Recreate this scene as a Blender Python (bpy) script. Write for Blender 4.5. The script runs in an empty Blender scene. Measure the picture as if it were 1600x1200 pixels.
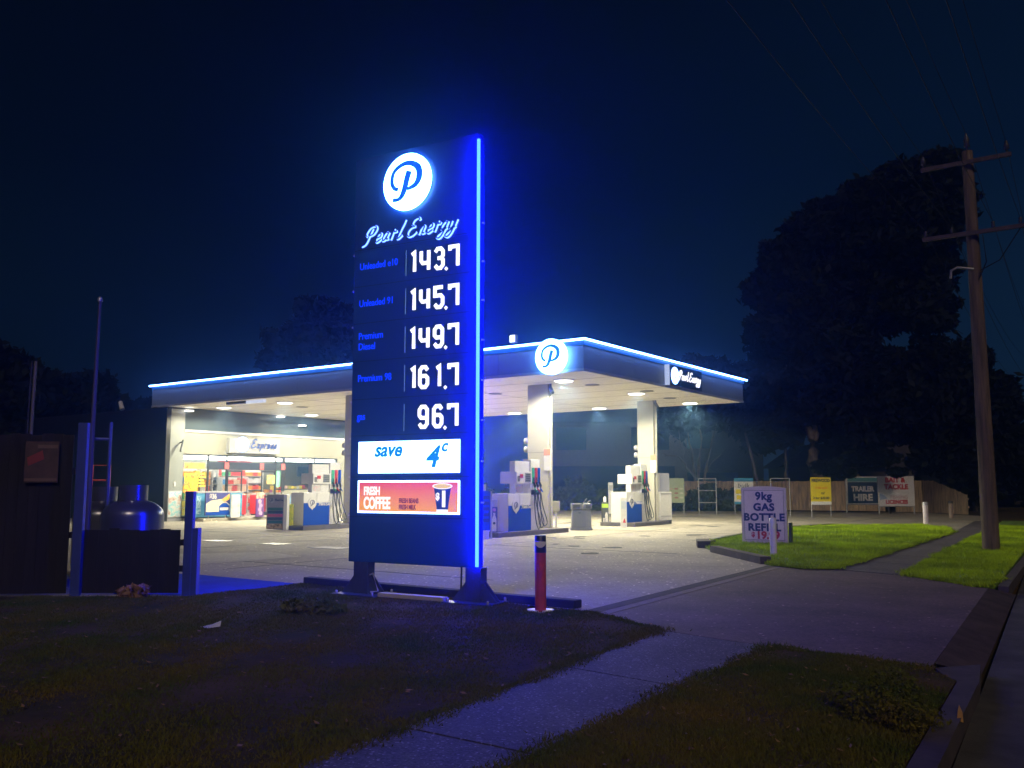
import bpy, bmesh, math, random
import numpy as np
from mathutils import Vector, Matrix
rnd = random.Random(7)
npr = np.random.default_rng(11)
R = math.radians
scene = bpy.context.scene
col = scene.collection

# ------------------------------------------------------------------ camera, sky, street light level, exposure
cam_d = bpy.data.cameras.new("camera"); cam = bpy.data.objects.new("camera", cam_d); col.objects.link(cam)
cam.location = (0, 0, 1.6)
cam.rotation_euler = (R(90) + math.atan(158 / 1400), 0, R(35.4))
cam_d.sensor_width = 36; cam_d.lens = 36 * 1400 / 1600
cam_d.clip_start = 0.05; cam_d.clip_end = 2000
scene.camera = cam

world = bpy.data.worlds.new("World"); scene.world = world; world.use_nodes = True
wn = world.node_tree.nodes; wl = world.node_tree.links
bg = wn["Background"]; bg.inputs["Strength"].default_value = 1.0
tc = wn.new("ShaderNodeTexCoord"); sep = wn.new("ShaderNodeSeparateXYZ"); ramp = wn.new("ShaderNodeValToRGB")
wl.new(tc.outputs["Generated"], sep.inputs[0]); wl.new(sep.outputs["Z"], ramp.inputs[0])
cr = ramp.color_ramp; cr.elements[0].position = 0.0; cr.elements[0].color = (0.0085, 0.0165, 0.030, 1)
cr.elements[1].position = 0.75; cr.elements[1].color = (0.0004, 0.0012, 0.0045, 1)
e = cr.elements.new(0.12); e.color = (0.0042, 0.0140, 0.0300, 1)
e = cr.elements.new(0.32); e.color = (0.0012, 0.0052, 0.0150, 1)
wl.new(ramp.outputs[0], bg.inputs["Color"])
# last of the dusk lingers in the direction the road runs
dp = wn.new("ShaderNodeVectorMath"); dp.operation = "DOT_PRODUCT"; dp.inputs[1].default_value = (0.42, 0.90, 0.05); wl.new(tc.outputs["Generated"], dp.inputs[0])
dm = wn.new("ShaderNodeMapRange"); dm.interpolation_type = "SMOOTHSTEP"; dm.inputs[1].default_value = 0.25; dm.inputs[2].default_value = 1.0; dm.inputs[3].default_value = 0.75; dm.inputs[4].default_value = 1.9
wl.new(dp.outputs["Value"], dm.inputs[0]); wl.new(dm.outputs[0], bg.inputs["Strength"])

# sun lamp stands in for an unseen street lamp behind the photographer
sun_d = bpy.data.lights.new("sun", "SUN"); sun = bpy.data.objects.new("sun", sun_d); col.objects.link(sun)
sun_d.energy = 0.78; sun_d.angle = R(10); sun_d.color = (1.0, 0.74, 0.52)
sun.rotation_euler = Vector((-0.55, 0.62, -0.56)).to_track_quat("-Z", "Y").to_euler()

vs = scene.view_settings
vs.view_transform = "Standard"; vs.look = "None"; vs.exposure = 0; vs.gamma = 1; vs.use_curve_mapping = False
cy = scene.cycles
cy.use_denoising = True
cy.max_bounces = 6; cy.diffuse_bounces = 3; cy.glossy_bounces = 3; cy.transmission_bounces = 4; cy.transparent_max_bounces = 12
cy.volume_bounces = 0
cy.sample_clamp_indirect = 4.0
cy.caustics_reflective = False; cy.caustics_refractive = False

# ------------------------------------------------------------------ materials
MATS = {}
def mat(name, c, rough=0.6, metal=0.0, var=0.0, vscale=4.0, bump=0.0, bscale=40.0, spec=0.5, coat=0.0, c2=None, stretch=None, detail=4):
    if name in MATS: return MATS[name]
    m = bpy.data.materials.new(name); m.use_nodes = True; MATS[name] = m
    n = m.node_tree.nodes; l = m.node_tree.links; b = n["Principled BSDF"]
    b.inputs["Base Color"].default_value = (*c, 1); b.inputs["Roughness"].default_value = rough
    b.inputs["Metallic"].default_value = metal; b.inputs["Specular IOR Level"].default_value = spec
    b.inputs["Coat Weight"].default_value = coat
    if var > 0 or bump > 0 or c2:
        t = n.new("ShaderNodeTexCoord"); mp = n.new("ShaderNodeMapping"); l.new(t.outputs["Object"], mp.inputs[0])
        if stretch: mp.inputs["Scale"].default_value = stretch
    if var > 0 or c2:
        nz = n.new("ShaderNodeTexNoise"); nz.inputs["Scale"].default_value = vscale; nz.inputs["Detail"].default_value = detail
        nz.inputs["Roughness"].default_value = 0.65
        l.new(mp.outputs[0], nz.inputs[0])
        rp = n.new("ShaderNodeValToRGB"); l.new(nz.outputs["Fac"], rp.inputs[0])
        k = c2 if c2 else tuple(max(0, x * (1 - var)) for x in c)
        k2 = c if c2 else tuple(min(1, x * (1 + var)) for x in c)
        rp.color_ramp.elements[0].position = 0.36; rp.color_ramp.elements[0].color = (*k, 1)
        rp.color_ramp.elements[1].position = 0.66; rp.color_ramp.elements[1].color = (*k2, 1)
        l.new(rp.outputs[0], b.inputs["Base Color"])
    if bump > 0:
        nb = n.new("ShaderNodeTexNoise"); nb.inputs["Scale"].default_value = bscale; nb.inputs["Detail"].default_value = 6
        l.new(mp.outputs[0], nb.inputs[0])
        bp = n.new("ShaderNodeBump"); bp.inputs["Strength"].default_value = bump; bp.inputs["Distance"].default_value = 0.02
        l.new(nb.outputs["Fac"], bp.inputs["Height"]); l.new(bp.outputs[0], b.inputs["Normal"])
    return m
def emis(name, c, s=1.0, base=None):
    if name in MATS: return MATS[name]
    m = bpy.data.materials.new(name); m.use_nodes = True; MATS[name] = m
    b = m.node_tree.nodes["Principled BSDF"]
    b.inputs["Base Color"].default_value = (*(base or (0.02, 0.02, 0.02)), 1); b.inputs["Roughness"].default_value = 0.4
    b.inputs["Emission Color"].default_value = (*c, 1); b.inputs["Emission Strength"].default_value = s
    return m
def glass_mat():
    m = bpy.data.materials.new("shop_glass"); m.use_nodes = True; n = m.node_tree.nodes; l = m.node_tree.links
    n.remove(n["Principled BSDF"]); o = n["Material Output"]
    t = n.new("ShaderNodeBsdfTransparent"); g = n.new("ShaderNodeBsdfGlossy"); g.inputs["Roughness"].default_value = 0.03
    t.inputs[0].default_value = (0.93, 0.96, 0.95, 1)
    mx = n.new("ShaderNodeMixShader"); fr = n.new("ShaderNodeFresnel"); fr.inputs[0].default_value = 1.45
    l.new(fr.outputs[0], mx.inputs[0]); l.new(t.outputs[0], mx.inputs[1]); l.new(g.outputs[0], mx.inputs[2]); l.new(mx.outputs[0], o.inputs["Surface"])
    return m
def pattern_mat(name, cols, scale=5.0, emit=0.0, kind="noise"):
    """printed picture: blotches of several inks (flat print on a poster)"""
    m = bpy.data.materials.new(name); m.use_nodes = True; n = m.node_tree.nodes; l = m.node_tree.links; b = n["Principled BSDF"]
    t = n.new("ShaderNodeTexCoord")
    if kind == "vor":
        z = n.new("ShaderNodeTexVoronoi"); z.inputs["Scale"].default_value = scale; out = z.outputs["Color"]
        s = n.new("ShaderNodeSeparateColor"); l.new(out, s.inputs[0]); out = s.outputs[0]
    else:
        z = n.new("ShaderNodeTexNoise"); z.inputs["Scale"].default_value = scale; z.inputs["Detail"].default_value = 3; out = z.outputs["Fac"]
    l.new(t.outputs["Object"], z.inputs[0])
    rp = n.new("ShaderNodeValToRGB"); rp.color_ramp.interpolation = "CONSTANT" if kind == "vor" else "EASE"; l.new(out, rp.inputs[0])
    el = rp.color_ramp.elements; lo, hi = (0.0, 0.85) if kind == "vor" else (0.32, 0.68)
    el[0].position = lo; el[0].color = (*cols[0], 1); el[1].position = hi; el[1].color = (*cols[-1], 1)
    for i, c in enumerate(cols[1:-1]):
        q = el.new(lo + (hi - lo) * (i + 1) / (len(cols) - 1)); q.color = (*c, 1)
    l.new(rp.outputs[0], b.inputs["Base Color"]); b.inputs["Roughness"].default_value = 0.45
    if emit: l.new(rp.outputs[0], b.inputs["Emission Color"]); b.inputs["Emission Strength"].default_value = emit
    return m

# ------------------------------------------------------------------ mesh builder
class MB:
    def __init__(s): s.v = []; s.f = []; s.m = []; s.sm = []; s.mi = 0
    def add(s, vs, fs, smooth=False):
        k = len(s.v); s.v += [tuple(p) for p in vs]
        for f in fs: s.f.append(tuple(i + k for i in f)); s.m.append(s.mi); s.sm.append(smooth)
        return s
    def box(s, x0, x1, y0, y1, z0, z1, b=0.0):
        if b > 0:
            bm = bmesh.new(); bmesh.ops.create_cube(bm, size=1)
            for v in bm.verts: v.co = Vector(((x0 + x1) / 2 + v.co.x * (x1 - x0), (y0 + y1) / 2 + v.co.y * (y1 - y0), (z0 + z1) / 2 + v.co.z * (z1 - z0)))
            bmesh.ops.bevel(bm, geom=bm.edges[:], offset=b, segments=2, affect="EDGES", profile=0.7)
            bm.verts.index_update()
            s.add([v.co[:] for v in bm.verts], [[v.index for v in f.verts] for f in bm.faces]); bm.free(); return s
        v = [(x0, y0, z0), (x1, y0, z0), (x1, y1, z0), (x0, y1, z0), (x0, y0, z1), (x1, y0, z1), (x1, y1, z1), (x0, y1, z1)]
        return s.add(v, [(0, 3, 2, 1), (4, 5, 6, 7), (0, 1, 5, 4), (1, 2, 6, 5), (2, 3, 7, 6), (3, 0, 4, 7)])
    def rings(s, rings, cap=True, smooth=True):
        n = len(rings[0]); v = [p for r in rings for p in r]; f = []
        for i in range(len(rings) - 1):
            for j in range(n): f.append((i * n + j, i * n + (j + 1) % n, (i + 1) * n + (j + 1) % n, (i + 1) * n + j))
        s.add(v, f, smooth)
        if cap: s.add(rings[0], [tuple(range(n))[::-1]]); s.add(rings[-1], [tuple(range(n))])
        return s
    def lathe(s, prof, cx=0, cy=0, n=20, cap=True, smooth=True):
        return s.rings([[(cx + r * math.cos(2 * math.pi * j / n), cy + r * math.sin(2 * math.pi * j / n), z) for j in range(n)] for r, z in prof], cap, smooth)
    def tube(s, pts, r, n=8, r1=None, cap=True):
        pts = [Vector(p) for p in pts]; rs = []
        m = len(pts); up = Vector((0, 0, 1))
        for i, p in enumerate(pts):
            d = (pts[min(i + 1, m - 1)] - pts[max(i - 1, 0)]).normalized()
            a = d.cross(up)
            if a.length < 0.05: a = d.cross(Vector((1, 0, 0)))
            a.normalize(); b = a.cross(d).normalized()
            q = r if r1 is None else (r[i] if isinstance(r, (list, tuple)) else r + (r1 - r) * i / (m - 1))
            if isinstance(r, (list, tuple)): q = r[i]
            rs.append([p + a * q * math.cos(2 * math.pi * j / n) + b * q * math.sin(2 * math.pi * j / n) for j in range(n)])
        return s.rings(rs, cap)
    def poly(s, pts, y0, y1):
        """outline in XZ (seen from -Y, counter-clockwise), from y0 (front) to y1 (back)"""
        n = len(pts)
        v = [(x, y0, z) for x, z in pts] + [(x, y1, z) for x, z in pts]
        f = [tuple(range(n)), tuple(range(2 * n - 1, n - 1, -1))] + [(i, i + n, (i + 1) % n + n, (i + 1) % n) for i in range(n)]
        return s.add(v, f)
    def flat(s, pts, z0, z1):
        n = len(pts)
        v = [(p[0], p[1], z1) for p in pts] + [(p[0], p[1], z0) for p in pts]
        return s.add(v, [tuple(range(n)), tuple(range(2 * n - 1, n - 1, -1))] + [(i, i + n, (i + 1) % n + n, (i + 1) % n) for i in range(n)])
    def disc(s, cx, cz, r, y0, y1, n=48, rz=None):
        rz = rz or r
        return s.poly([(cx + r * math.cos(2 * math.pi * j / n), cz + rz * math.sin(2 * math.pi * j / n)) for j in range(n)], y0, y1)
    def ribbon(s, pts, w, y0, y1, smooth=True, sub=7):
        """brush stroke along points (x,z), w = width or list of widths"""
        P = [Vector((p[0], p[1])) for p in pts]; W = list(w) if isinstance(w, (list, tuple)) else [w] * len(P)
        if smooth:
            Q = []; U = []
            for i in range(len(P) - 1):
                a, b, c, d = P[max(i - 1, 0)], P[i], P[i + 1], P[min(i + 2, len(P) - 1)]
                for k in range(sub):
                    t = k / sub
                    Q.append(0.5 * (2 * b + (c - a) * t + (2 * a - 5 * b + 4 * c - d) * t * t + (3 * b - a - 3 * c + d) * t ** 3)); U.append(W[i] + (W[i + 1] - W[i]) * t)
            Q.append(P[-1]); U.append(W[-1]); P, W = Q, U
        n = len(P); L = []; Rr = []
        for i, p in enumerate(P):
            d0 = (p - P[i - 1]).normalized() if i > 0 else None
            d1 = (P[i + 1] - p).normalized() if i < n - 1 else None
            if d0 is None: t = d1; k = 1
            elif d1 is None: t = d0; k = 1
            else:
                t = (d0 + d1)
                t = t.normalized() if t.length > 1e-6 else d0
                k = min(1 / max(0.35, t.dot(d0)), 1.6)
            nn = Vector((-t.y, t.x)) * W[i] * 0.5 * k
            L.append(p + nn); Rr.append(p - nn)
        v = [(p.x, y0, p.y) for p in L] + [(p.x, y0, p.y) for p in Rr] + [(p.x, y1, p.y) for p in L] + [(p.x, y1, p.y) for p in Rr]
        f = []
        for i in range(n - 1):
            f.append((i, n + i, n + i + 1, i + 1)); f.append((2 * n + i, i, i + 1, 2 * n + i + 1)); f.append((n + i, 3 * n + i, 3 * n + i + 1, n + i + 1))
        f.append((0, 2 * n, 3 * n, n)); f.append((n - 1, 2 * n - 1, 4 * n - 1, 3 * n - 1))
        return s.add(v, f)
    def build(s, name, mats, parent=None, world=False, loc=(0, 0, 0), rz=0):
        me = bpy.data.meshes.new(name); v = s.v
        if world and parent is not None:
            mi = (Matrix.Translation(parent.location) @ parent.rotation_euler.to_matrix().to_4x4()).inverted(); v = [tuple(mi @ Vector(p)) for p in v]
        me.from_pydata(v, [], s.f); me.update()
        for q in (mats if isinstance(mats, (list, tuple)) else [mats]): me.materials.append(q)
        me.polygons.foreach_set("material_index", s.m); me.polygons.foreach_set("use_smooth", s.sm)
        o = bpy.data.objects.new(name, me); col.objects.link(o)
        o.location = loc; o.rotation_euler = (0, 0, rz)
        if parent is not None: o.parent = parent
        return o

def tag(o, label=None, cat=None, group=None, kind=None):
    if label: o["label"] = label
    if cat: o["category"] = cat
    if group: o["group"] = group
    if kind: o["kind"] = kind
    return o
def T(name, label, cat, loc=(0, 0, 0), rz=0.0, group=None):
    o = bpy.data.objects.new(name, None); o.empty_display_size = 0.2; col.objects.link(o)
    o.location = loc; o.rotation_euler = (0, 0, rz)
    return tag(o, label, cat, group)
def copy_thing(o, loc, rz=None, label=None, group=None):
    c = o.copy(); col.objects.link(c); c.location = loc
    if rz is not None: c.rotation_euler = (0, 0, rz)
    if label: c["label"] = label
    if group: c["group"] = group
    def rec(a, b):
        for ch in [x for x in scene.objects if x.parent is a]:
            d = ch.copy(); col.objects.link(d); d.parent = b; rec(ch, d)
    rec(o, c); return c
def text(name, s, size, m, parent, x, y, z, bold=0.0, shear=0.0, align="CENTER", sx=1.0, spacing=1.0, ext=0.003):
    """flat lettering facing local -Y; x,z = anchor on the baseline, y = front plane"""
    cu = bpy.data.curves.new(name, "FONT"); cu.body = s; cu.size = size; cu.offset = bold; cu.shear = shear; cu.align_x = align
    cu.extrude = ext; cu.space_character = spacing; cu.resolution_u = 4
    tmp = bpy.data.objects.new("tmp", cu); col.objects.link(tmp)
    dg = bpy.context.evaluated_depsgraph_get(); me = bpy.data.meshes.new_from_object(tmp.evaluated_get(dg))
    bpy.data.objects.remove(tmp); bpy.data.curves.remove(cu); me.name = name
    for v in me.vertices: c = v.co.copy(); v.co = (x + c.x * sx, y - c.z, z + c.y)
    me.materials.clear(); me.materials.append(m); me.update()
    o = bpy.data.objects.new(name, me); col.objects.link(o); o.parent = parent
    return o

def aggregate(name, c, scale, amt, glint=0.0, big=0.2, bigscale=0.8, rough=.8):
    """concrete: broad stains, stone-sized speckle, a few chips whose sparkle is painted in as pale colour"""
    m = bpy.data.materials.new(name); m.use_nodes = True; n = m.node_tree.nodes; l = m.node_tree.links; b = n["Principled BSDF"]; b.inputs["Roughness"].default_value = rough
    t = n.new("ShaderNodeTexCoord"); v = n.new("ShaderNodeTexVoronoi"); v.inputs["Scale"].default_value = scale; l.new(t.outputs["Object"], v.inputs[0])
    s_ = n.new("ShaderNodeSeparateColor"); l.new(v.outputs["Color"], s_.inputs[0])
    r1 = n.new("ShaderNodeMapRange"); r1.inputs[3].default_value = 1 - amt; r1.inputs[4].default_value = 1 + amt; l.new(s_.outputs[0], r1.inputs[0])
    nz = n.new("ShaderNodeTexNoise"); nz.inputs["Scale"].default_value = bigscale; nz.inputs["Detail"].default_value = 9; nz.inputs["Roughness"].default_value = .7; l.new(t.outputs["Object"], nz.inputs[0])
    r2 = n.new("ShaderNodeMapRange"); r2.inputs[1].default_value = .3; r2.inputs[2].default_value = .7; r2.inputs[3].default_value = 1 - big; r2.inputs[4].default_value = 1 + big; l.new(nz.outputs["Fac"], r2.inputs[0])
    mu = n.new("ShaderNodeMath"); mu.operation = "MULTIPLY"; l.new(r1.outputs[0], mu.inputs[0]); l.new(r2.outputs[0], mu.inputs[1])
    last = mu.outputs[0]
    if glint:
        gt = n.new("ShaderNodeMath"); gt.operation = "GREATER_THAN"; gt.inputs[1].default_value = 1 - glint; l.new(s_.outputs[1], gt.inputs[0])
        ma = n.new("ShaderNodeMath"); ma.operation = "MULTIPLY_ADD"; ma.inputs[1].default_value = 2.6; l.new(gt.outputs[0], ma.inputs[0]); l.new(last, ma.inputs[2]); last = ma.outputs[0]
    vm = n.new("ShaderNodeVectorMath"); vm.operation = "SCALE"; vm.inputs[0].default_value = c; l.new(last, vm.inputs["Scale"]); l.new(vm.outputs[0], b.inputs["Base Color"])
    nb = n.new("ShaderNodeTexNoise"); nb.inputs["Scale"].default_value = 45; nb.inputs["Detail"].default_value = 6; l.new(t.outputs["Object"], nb.inputs[0])
    bp = n.new("ShaderNodeBump"); bp.inputs["Strength"].default_value = .35; bp.inputs["Distance"].default_value = .02; l.new(nb.outputs["Fac"], bp.inputs["Height"]); l.new(bp.outputs[0], b.inputs["Normal"])
    return m
M = dict(
    asphalt=mat("asphalt", (0.085, 0.082, 0.078), 0.85, var=0.35, vscale=1.6, bump=0.35, bscale=60),
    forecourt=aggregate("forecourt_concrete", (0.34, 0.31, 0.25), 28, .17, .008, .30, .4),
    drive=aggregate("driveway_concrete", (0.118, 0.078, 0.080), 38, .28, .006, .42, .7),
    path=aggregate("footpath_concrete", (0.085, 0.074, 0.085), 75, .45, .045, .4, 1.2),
    kerb=mat("kerb_concrete", (0.075, 0.06, 0.055), 0.85, var=0.3, vscale=3, bump=0.3),
    dirt=mat("verge_soil", (0.115, 0.072, 0.030), 0.95, vscale=.7, bump=0.9, bscale=18, c2=(0.038, 0.040, 0.010), detail=12, spec=.05),
    turf=mat("turf_soil", (0.12, 0.22, 0.012), 0.95, var=0.4, vscale=3, bump=0.5, bscale=30),
    navy=mat("navy_panel", (0.022, 0.06, 0.20), 0.38, var=0.06, vscale=1.5),
    navyside=mat("navy_side", (0.012, 0.03, 0.14), 0.35),
    fascia=mat("fascia_panel", (0.20, 0.235, 0.29), 0.45, metal=0.1, var=0.05, vscale=1),
    soffit=mat("soffit_cream", (0.88, 0.86, 0.78), 0.55, var=0.04, vscale=0.6),
    seam=mat("soffit_seam", (0.22, 0.21, 0.19), 0.7),
    column=mat("column_cream", (0.50, 0.485, 0.41), 0.5, var=0.05, vscale=1.2),
    white=mat("white_paint", (0.72, 0.72, 0.70), 0.4, var=0.04, vscale=3),
    cream=mat("cream_render", (0.28, 0.27, 0.215), 0.6, var=0.04, vscale=0.8),
    grey=mat("grey_plastic", (0.16, 0.17, 0.19), 0.45, var=0.08, vscale=5),
    dgrey=mat("dark_grey", (0.05, 0.052, 0.058), 0.5, var=0.15, vscale=4),
    lgrey=mat("light_grey_metal", (0.42, 0.42, 0.44), 0.4, metal=0.3, var=0.06, vscale=3),
    black=mat("black_rubber", (0.012, 0.012, 0.013), 0.5),
    blue=mat("pump_blue", (0.004, 0.060, 0.42), 0.45, var=0.05, vscale=3, spec=.15),
    darkblue=mat("ink_blue", (0.012, 0.02, 0.12), 0.4),
    red=mat("red_paint", (0.55, 0.02, 0.035), 0.4), green=mat("green_paint", (0.03, 0.35, 0.16), 0.4),
    yellow=mat("yellow_paint", (0.75, 0.62, 0.02), 0.4), orange=mat("orange_paint", (0.8, 0.12, 0.03), 0.5),
    galv=mat("galvanised_steel", (0.38, 0.39, 0.40), 0.45, metal=0.8, var=0.12, vscale=6),
    steelblue=mat("painted_steel_leg", (0.10, 0.12, 0.17), 0.4, metal=0.4, var=0.1, vscale=5),
    cladding=mat("dark_cladding", (0.010, 0.011, 0.014), 0.38, var=0.12, vscale=1.0),
    band=mat("glossy_grey_band", (0.06, 0.078, 0.09), 0.14, var=0.05, vscale=0.7, coat=0.6),
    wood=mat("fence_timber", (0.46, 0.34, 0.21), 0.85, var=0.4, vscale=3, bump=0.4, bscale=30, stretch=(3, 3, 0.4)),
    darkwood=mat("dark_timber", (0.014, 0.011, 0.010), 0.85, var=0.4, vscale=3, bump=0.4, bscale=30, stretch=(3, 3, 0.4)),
    pole=mat("pole_timber", (0.135, 0.095, 0.06), 0.85, var=0.45, vscale=4, bump=0.7, bscale=30, stretch=(4, 4, 0.25)),
    arm=mat("crossarm_timber", (0.075, 0.055, 0.055), 0.85, var=0.3, vscale=5),
    bark=mat("bark", (0.16, 0.13, 0.10), 0.9, var=0.45, vscale=4, bump=0.6, bscale=20, stretch=(3, 3, 0.5)),
    leaf=mat("dark_foliage", (0.014, 0.021, 0.010), 0.8, var=0.6, vscale=0.5, c2=(0.005, 0.008, 0.004), spec=.2),
    leaf2=mat("hedge_foliage", (0.075, 0.085, 0.03), 0.7, var=0.5, vscale=1.5, c2=(0.025, 0.035, 0.014)),
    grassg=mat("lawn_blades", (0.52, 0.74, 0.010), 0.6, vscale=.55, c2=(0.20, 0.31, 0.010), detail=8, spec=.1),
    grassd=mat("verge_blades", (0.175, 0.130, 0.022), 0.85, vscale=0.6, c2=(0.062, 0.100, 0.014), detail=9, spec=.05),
    chan=mat("alu_channel", (0.35, 0.38, 0.45), 0.35, metal=0.6),
    house=mat("house_wall", (0.15, 0.12, 0.105), 0.8, var=0.1), roof=mat("house_roof", (0.06, 0.055, 0.055), 0.8, var=0.2),
    window=mat("dark_window", (0.01, 0.012, 0.016), 0.1),
    w_panel=emis("lit_white_panel", (2.2, 3.9, 8.5), 1.0),
    w_disc=emis("lit_logo_disc", (3.0, 8.5, 22.0), 1.0),
    digit=emis("lit_digit", (0.95, 0.93, 1.0), 1.6),
    halo=emis("halo_blue", (0.01, 0.22, 1.0), 3.0),
    led=emis("led_blue_tube", (0.22, 0.85, 270.0), 1.0),
    led2=emis("led_ice_tube", (3.4, 8.0, 24.0), 1.0),
    ledband=emis("channel_blue_glow", (0.0, 0.12, 0.72), 0.85),
    label=emis("backlit_blue_text", (0.0, 0.035, 1.0), 1.5),
    logo=emis("logo_blue", (0.0, 0.10, 0.82), 1.0),
    logo2=emis("logo_sky", (0.02, 0.22, 0.62), 1.0),
    cyan=emis("print_cyan", (0.0, 0.26, 0.80), 1.0),
    neon=emis("lit_letter_edge", (0.50, 1.0, 3.2), 1.2),
    lens=emis("lamp_lens", (1.0, 0.93, 0.80), 5.0),
    lamp=emis("interior_lamp", (1.0, 0.93, 0.80), 17.0),
    redlit=emis("lit_red", (0.9, 0.05, 0.06), 0.8),
)
GLASS = glass_mat()

# ------------------------------------------------------------------ lettering shapes
def logo_P(mb, cx, cz, r, y0, y1):
    S = lambda pts: [(cx + x * r, cz + z * r) for x, z in pts]
    mb.ribbon(S([(-.36, -.22), (-.52, -.16), (-.63, .06), (-.55, .42), (-.2, .63), (.16, .63), (.47, .43), (.52, .1), (.36, -.16), (.02, -.27)]),
              [r * k * 1.22 for k in (.10, .12, .12, .11, .12, .15, .20, .20, .15, .08)], y0, y1)
    mb.ribbon(S([(.10, .36), (.0, .08), (-.08, -.22), (-.2, -.47), (-.36, -.58), (-.58, -.57)]),
              [r * k * 1.22 for k in (.19, .185, .18, .15, .10, .12)], y0 - .001, y1 - .001)
    return mb
GL = {  # single-stroke script letters: strokes of (x,z), advance width; x-height 0.5, cap 1.0
 "P": ([[(.12, .42), (-.06, .6), (.08, .92), (.42, 1.0), (.62, .8), (.5, .52), (.22, .46)], [(.3, .86), (.24, .4), (.16, .02), (-.08, -.1)]], .66),
 "E": ([[(.62, .84), (.46, 1.0), (.2, .92), (.14, .7), (.34, .54), (.44, .52)], [(.4, .53), (.12, .46), (.02, .2), (.2, 0.), (.46, .04), (.64, .2)]], .66),
 "X": ([[(.62, .84), (.46, 1.0), (.2, .92), (.14, .7), (.34, .54), (.44, .52)], [(.4, .53), (.12, .46), (.02, .2), (.2, 0.), (.46, .04), (.64, .2)]], .66),
 "e": ([[(.04, .22), (.3, .3), (.28, .47), (.12, .46), (.04, .2), (.16, 0.), (.42, .14)]], .40),
 "a": ([[(.32, .42), (.16, .48), (.03, .24), (.1, .02), (.28, .12), (.36, .46)], [(.36, .46), (.33, .1), (.48, .08)]], .46),
 "r": ([[(.04, .04), (.12, .5), (.2, .42), (.36, .44)], [(.1, .3), (.08, 0.)]], .36),
 "l": ([[(.02, .08), (.2, .7), (.24, 1.04)], [(.22, 1.0), (.12, .1), (.22, 0.), (.38, .16)]], .34),
 "n": ([[(.06, .46), (.06, 0.)], [(.07, .28), (.2, .47), (.31, .4), (.3, .06), (.46, .06)]], .45),
 "g": ([[(.32, .42), (.16, .48), (.03, .26), (.12, .04), (.3, .16)], [(.36, .48), (.3, -.2), (.12, -.42), (-.06, -.26), (.44, .1)]], .46),
 "y": ([[(.04, .46), (.06, .12), (.18, .02), (.32, .2)], [(.38, .5), (.3, -.2), (.12, -.42), (-.06, -.26), (.44, .1)]], .46),
 "x": ([[(.02, .42), (.14, .42), (.26, .04), (.4, .06)], [(.38, .46), (.02, .02)]], .40),
 "p": ([[(.1, .48), (.06, -.36)], [(.08, .3), (.24, .48), (.36, .3), (.26, .04), (.1, .08)]], .42),
 "s": ([[(.02, .06), (.26, .5), (.3, .3), (.26, .04), (.06, .04)], [(.28, .12), (.42, .1)]], .36),
 " ": ([], .24),
}
def script(mb, word, x0, z0, h, w, y0, y1, rise=0.0, slant=.32, gap=1.0):
    x = 0.0; k = 0
    for ch in word:
        st, adv = GL[ch]
        for s_ in st:
            pts = [(x0 + (x + px + slant * pz) * h, z0 + pz * h + rise * (x + px) * h) for px, pz in s_]
            k += 1; mb.ribbon(pts, w, y0 - k * 4e-4, y1, sub=4)
        x += adv * gap
    return x * h
DG = {
 "1": [[(.12, 1.78), (.5, 2), (.5, 0)]],
 "3": [[(0, 1.68), (.28, 2), (.72, 2), (1, 1.7), (1, 1.25), (.78, 1.03), (.3, 1.03)], [(.74, 1.03), (1, .8), (1, .3), (.72, 0), (.28, 0), (0, .32)]],
 "4": [[(0, 2), (0, 1.0), (.22, .74), (1, .74)], [(1, 2), (1, 0)]],
 "5": [[(1, 2), (0, 2), (0, 1.18), (.74, 1.18), (1, .92), (1, .3), (.72, 0), (.28, 0), (0, .32)]],
 "6": [[(1, 1.68), (.72, 2), (.28, 2), (0, 1.7), (0, .3), (.28, 0), (.72, 0), (1, .3), (1, .88), (.76, 1.12), (0, 1.12)]],
 "7": [[(0, 1.62), (0, 2), (1, 2), (1, 0)]],
 "9": [[(1, .9), (.24, .9), (0, 1.14), (0, 1.7), (.28, 2), (.72, 2), (1, 1.7), (1, .3), (.72, 0), (.28, 0), (0, .32)]],
}
def digit(mb, ch, x, z, w, h, t, y0, y1):
    for i, s_ in enumerate(DG[ch]):
        mb.ribbon([(x + t / 2 + px * (w - t), z + t / 2 + pz / 2 * (h - t)) for px, pz in s_], t, y0 - i * .0008, y1, smooth=False)

# ------------------------------------------------------------------ ground, roads, paths
def sheet(name, pts, z0, z1, m):
    o = MB().flat(pts, z0, z1).build(name, m); tag(o, kind="structure"); return o
g = MB(); g.flat([(-140, -60), (60, -60), (60, 170), (-140, 170)], -0.6, -0.16); tag(g.build("ground", M["dirt"]), kind="structure")
sheet("road", [(-.62 + .9, -14), (30, -14), (30, 160), (-11.2, 160), (-4.9, 60), (-2.09, 19.5), (-1.34, 9.4), (-1.11, 6.2)], -0.158, -0.12, M["asphalt"])
ISL = [(-6.32, 17.82), (-5.63, 17.47), (-5.04, 17.72), (-5.22, 23.5), (-5.62, 33.8), (-6.0, 35.8), (-7.5, 38.4), (-10.38, 36.3), (-10.95, 33.4), (-10.62, 27.5), (-10.1, 23.3), (-9.5, 21.9), (-8.7, 20.6)]
G2 = [(-3.67, 17.2), (-2.33, 15.96), (-2.16, 16.8), (-2.42, 21.4), (-3.1, 33), (-3.9, 46), (-5.6, 46), (-4.7, 32.6), (-4.55, 28.6), (-4.0, 21.6)]
DRV = [(-5.9, 10.05), (-4.55, 9.25), (-3.2, 8.95), (-1.72, 8.72), (-1.71, 8.95), (-2.2, 15.9), (-2.33, 15.96), (-3.67, 17.2), (-5.04, 17.7), (-5.63, 17.45), (-6.27, 17.75)]
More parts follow.
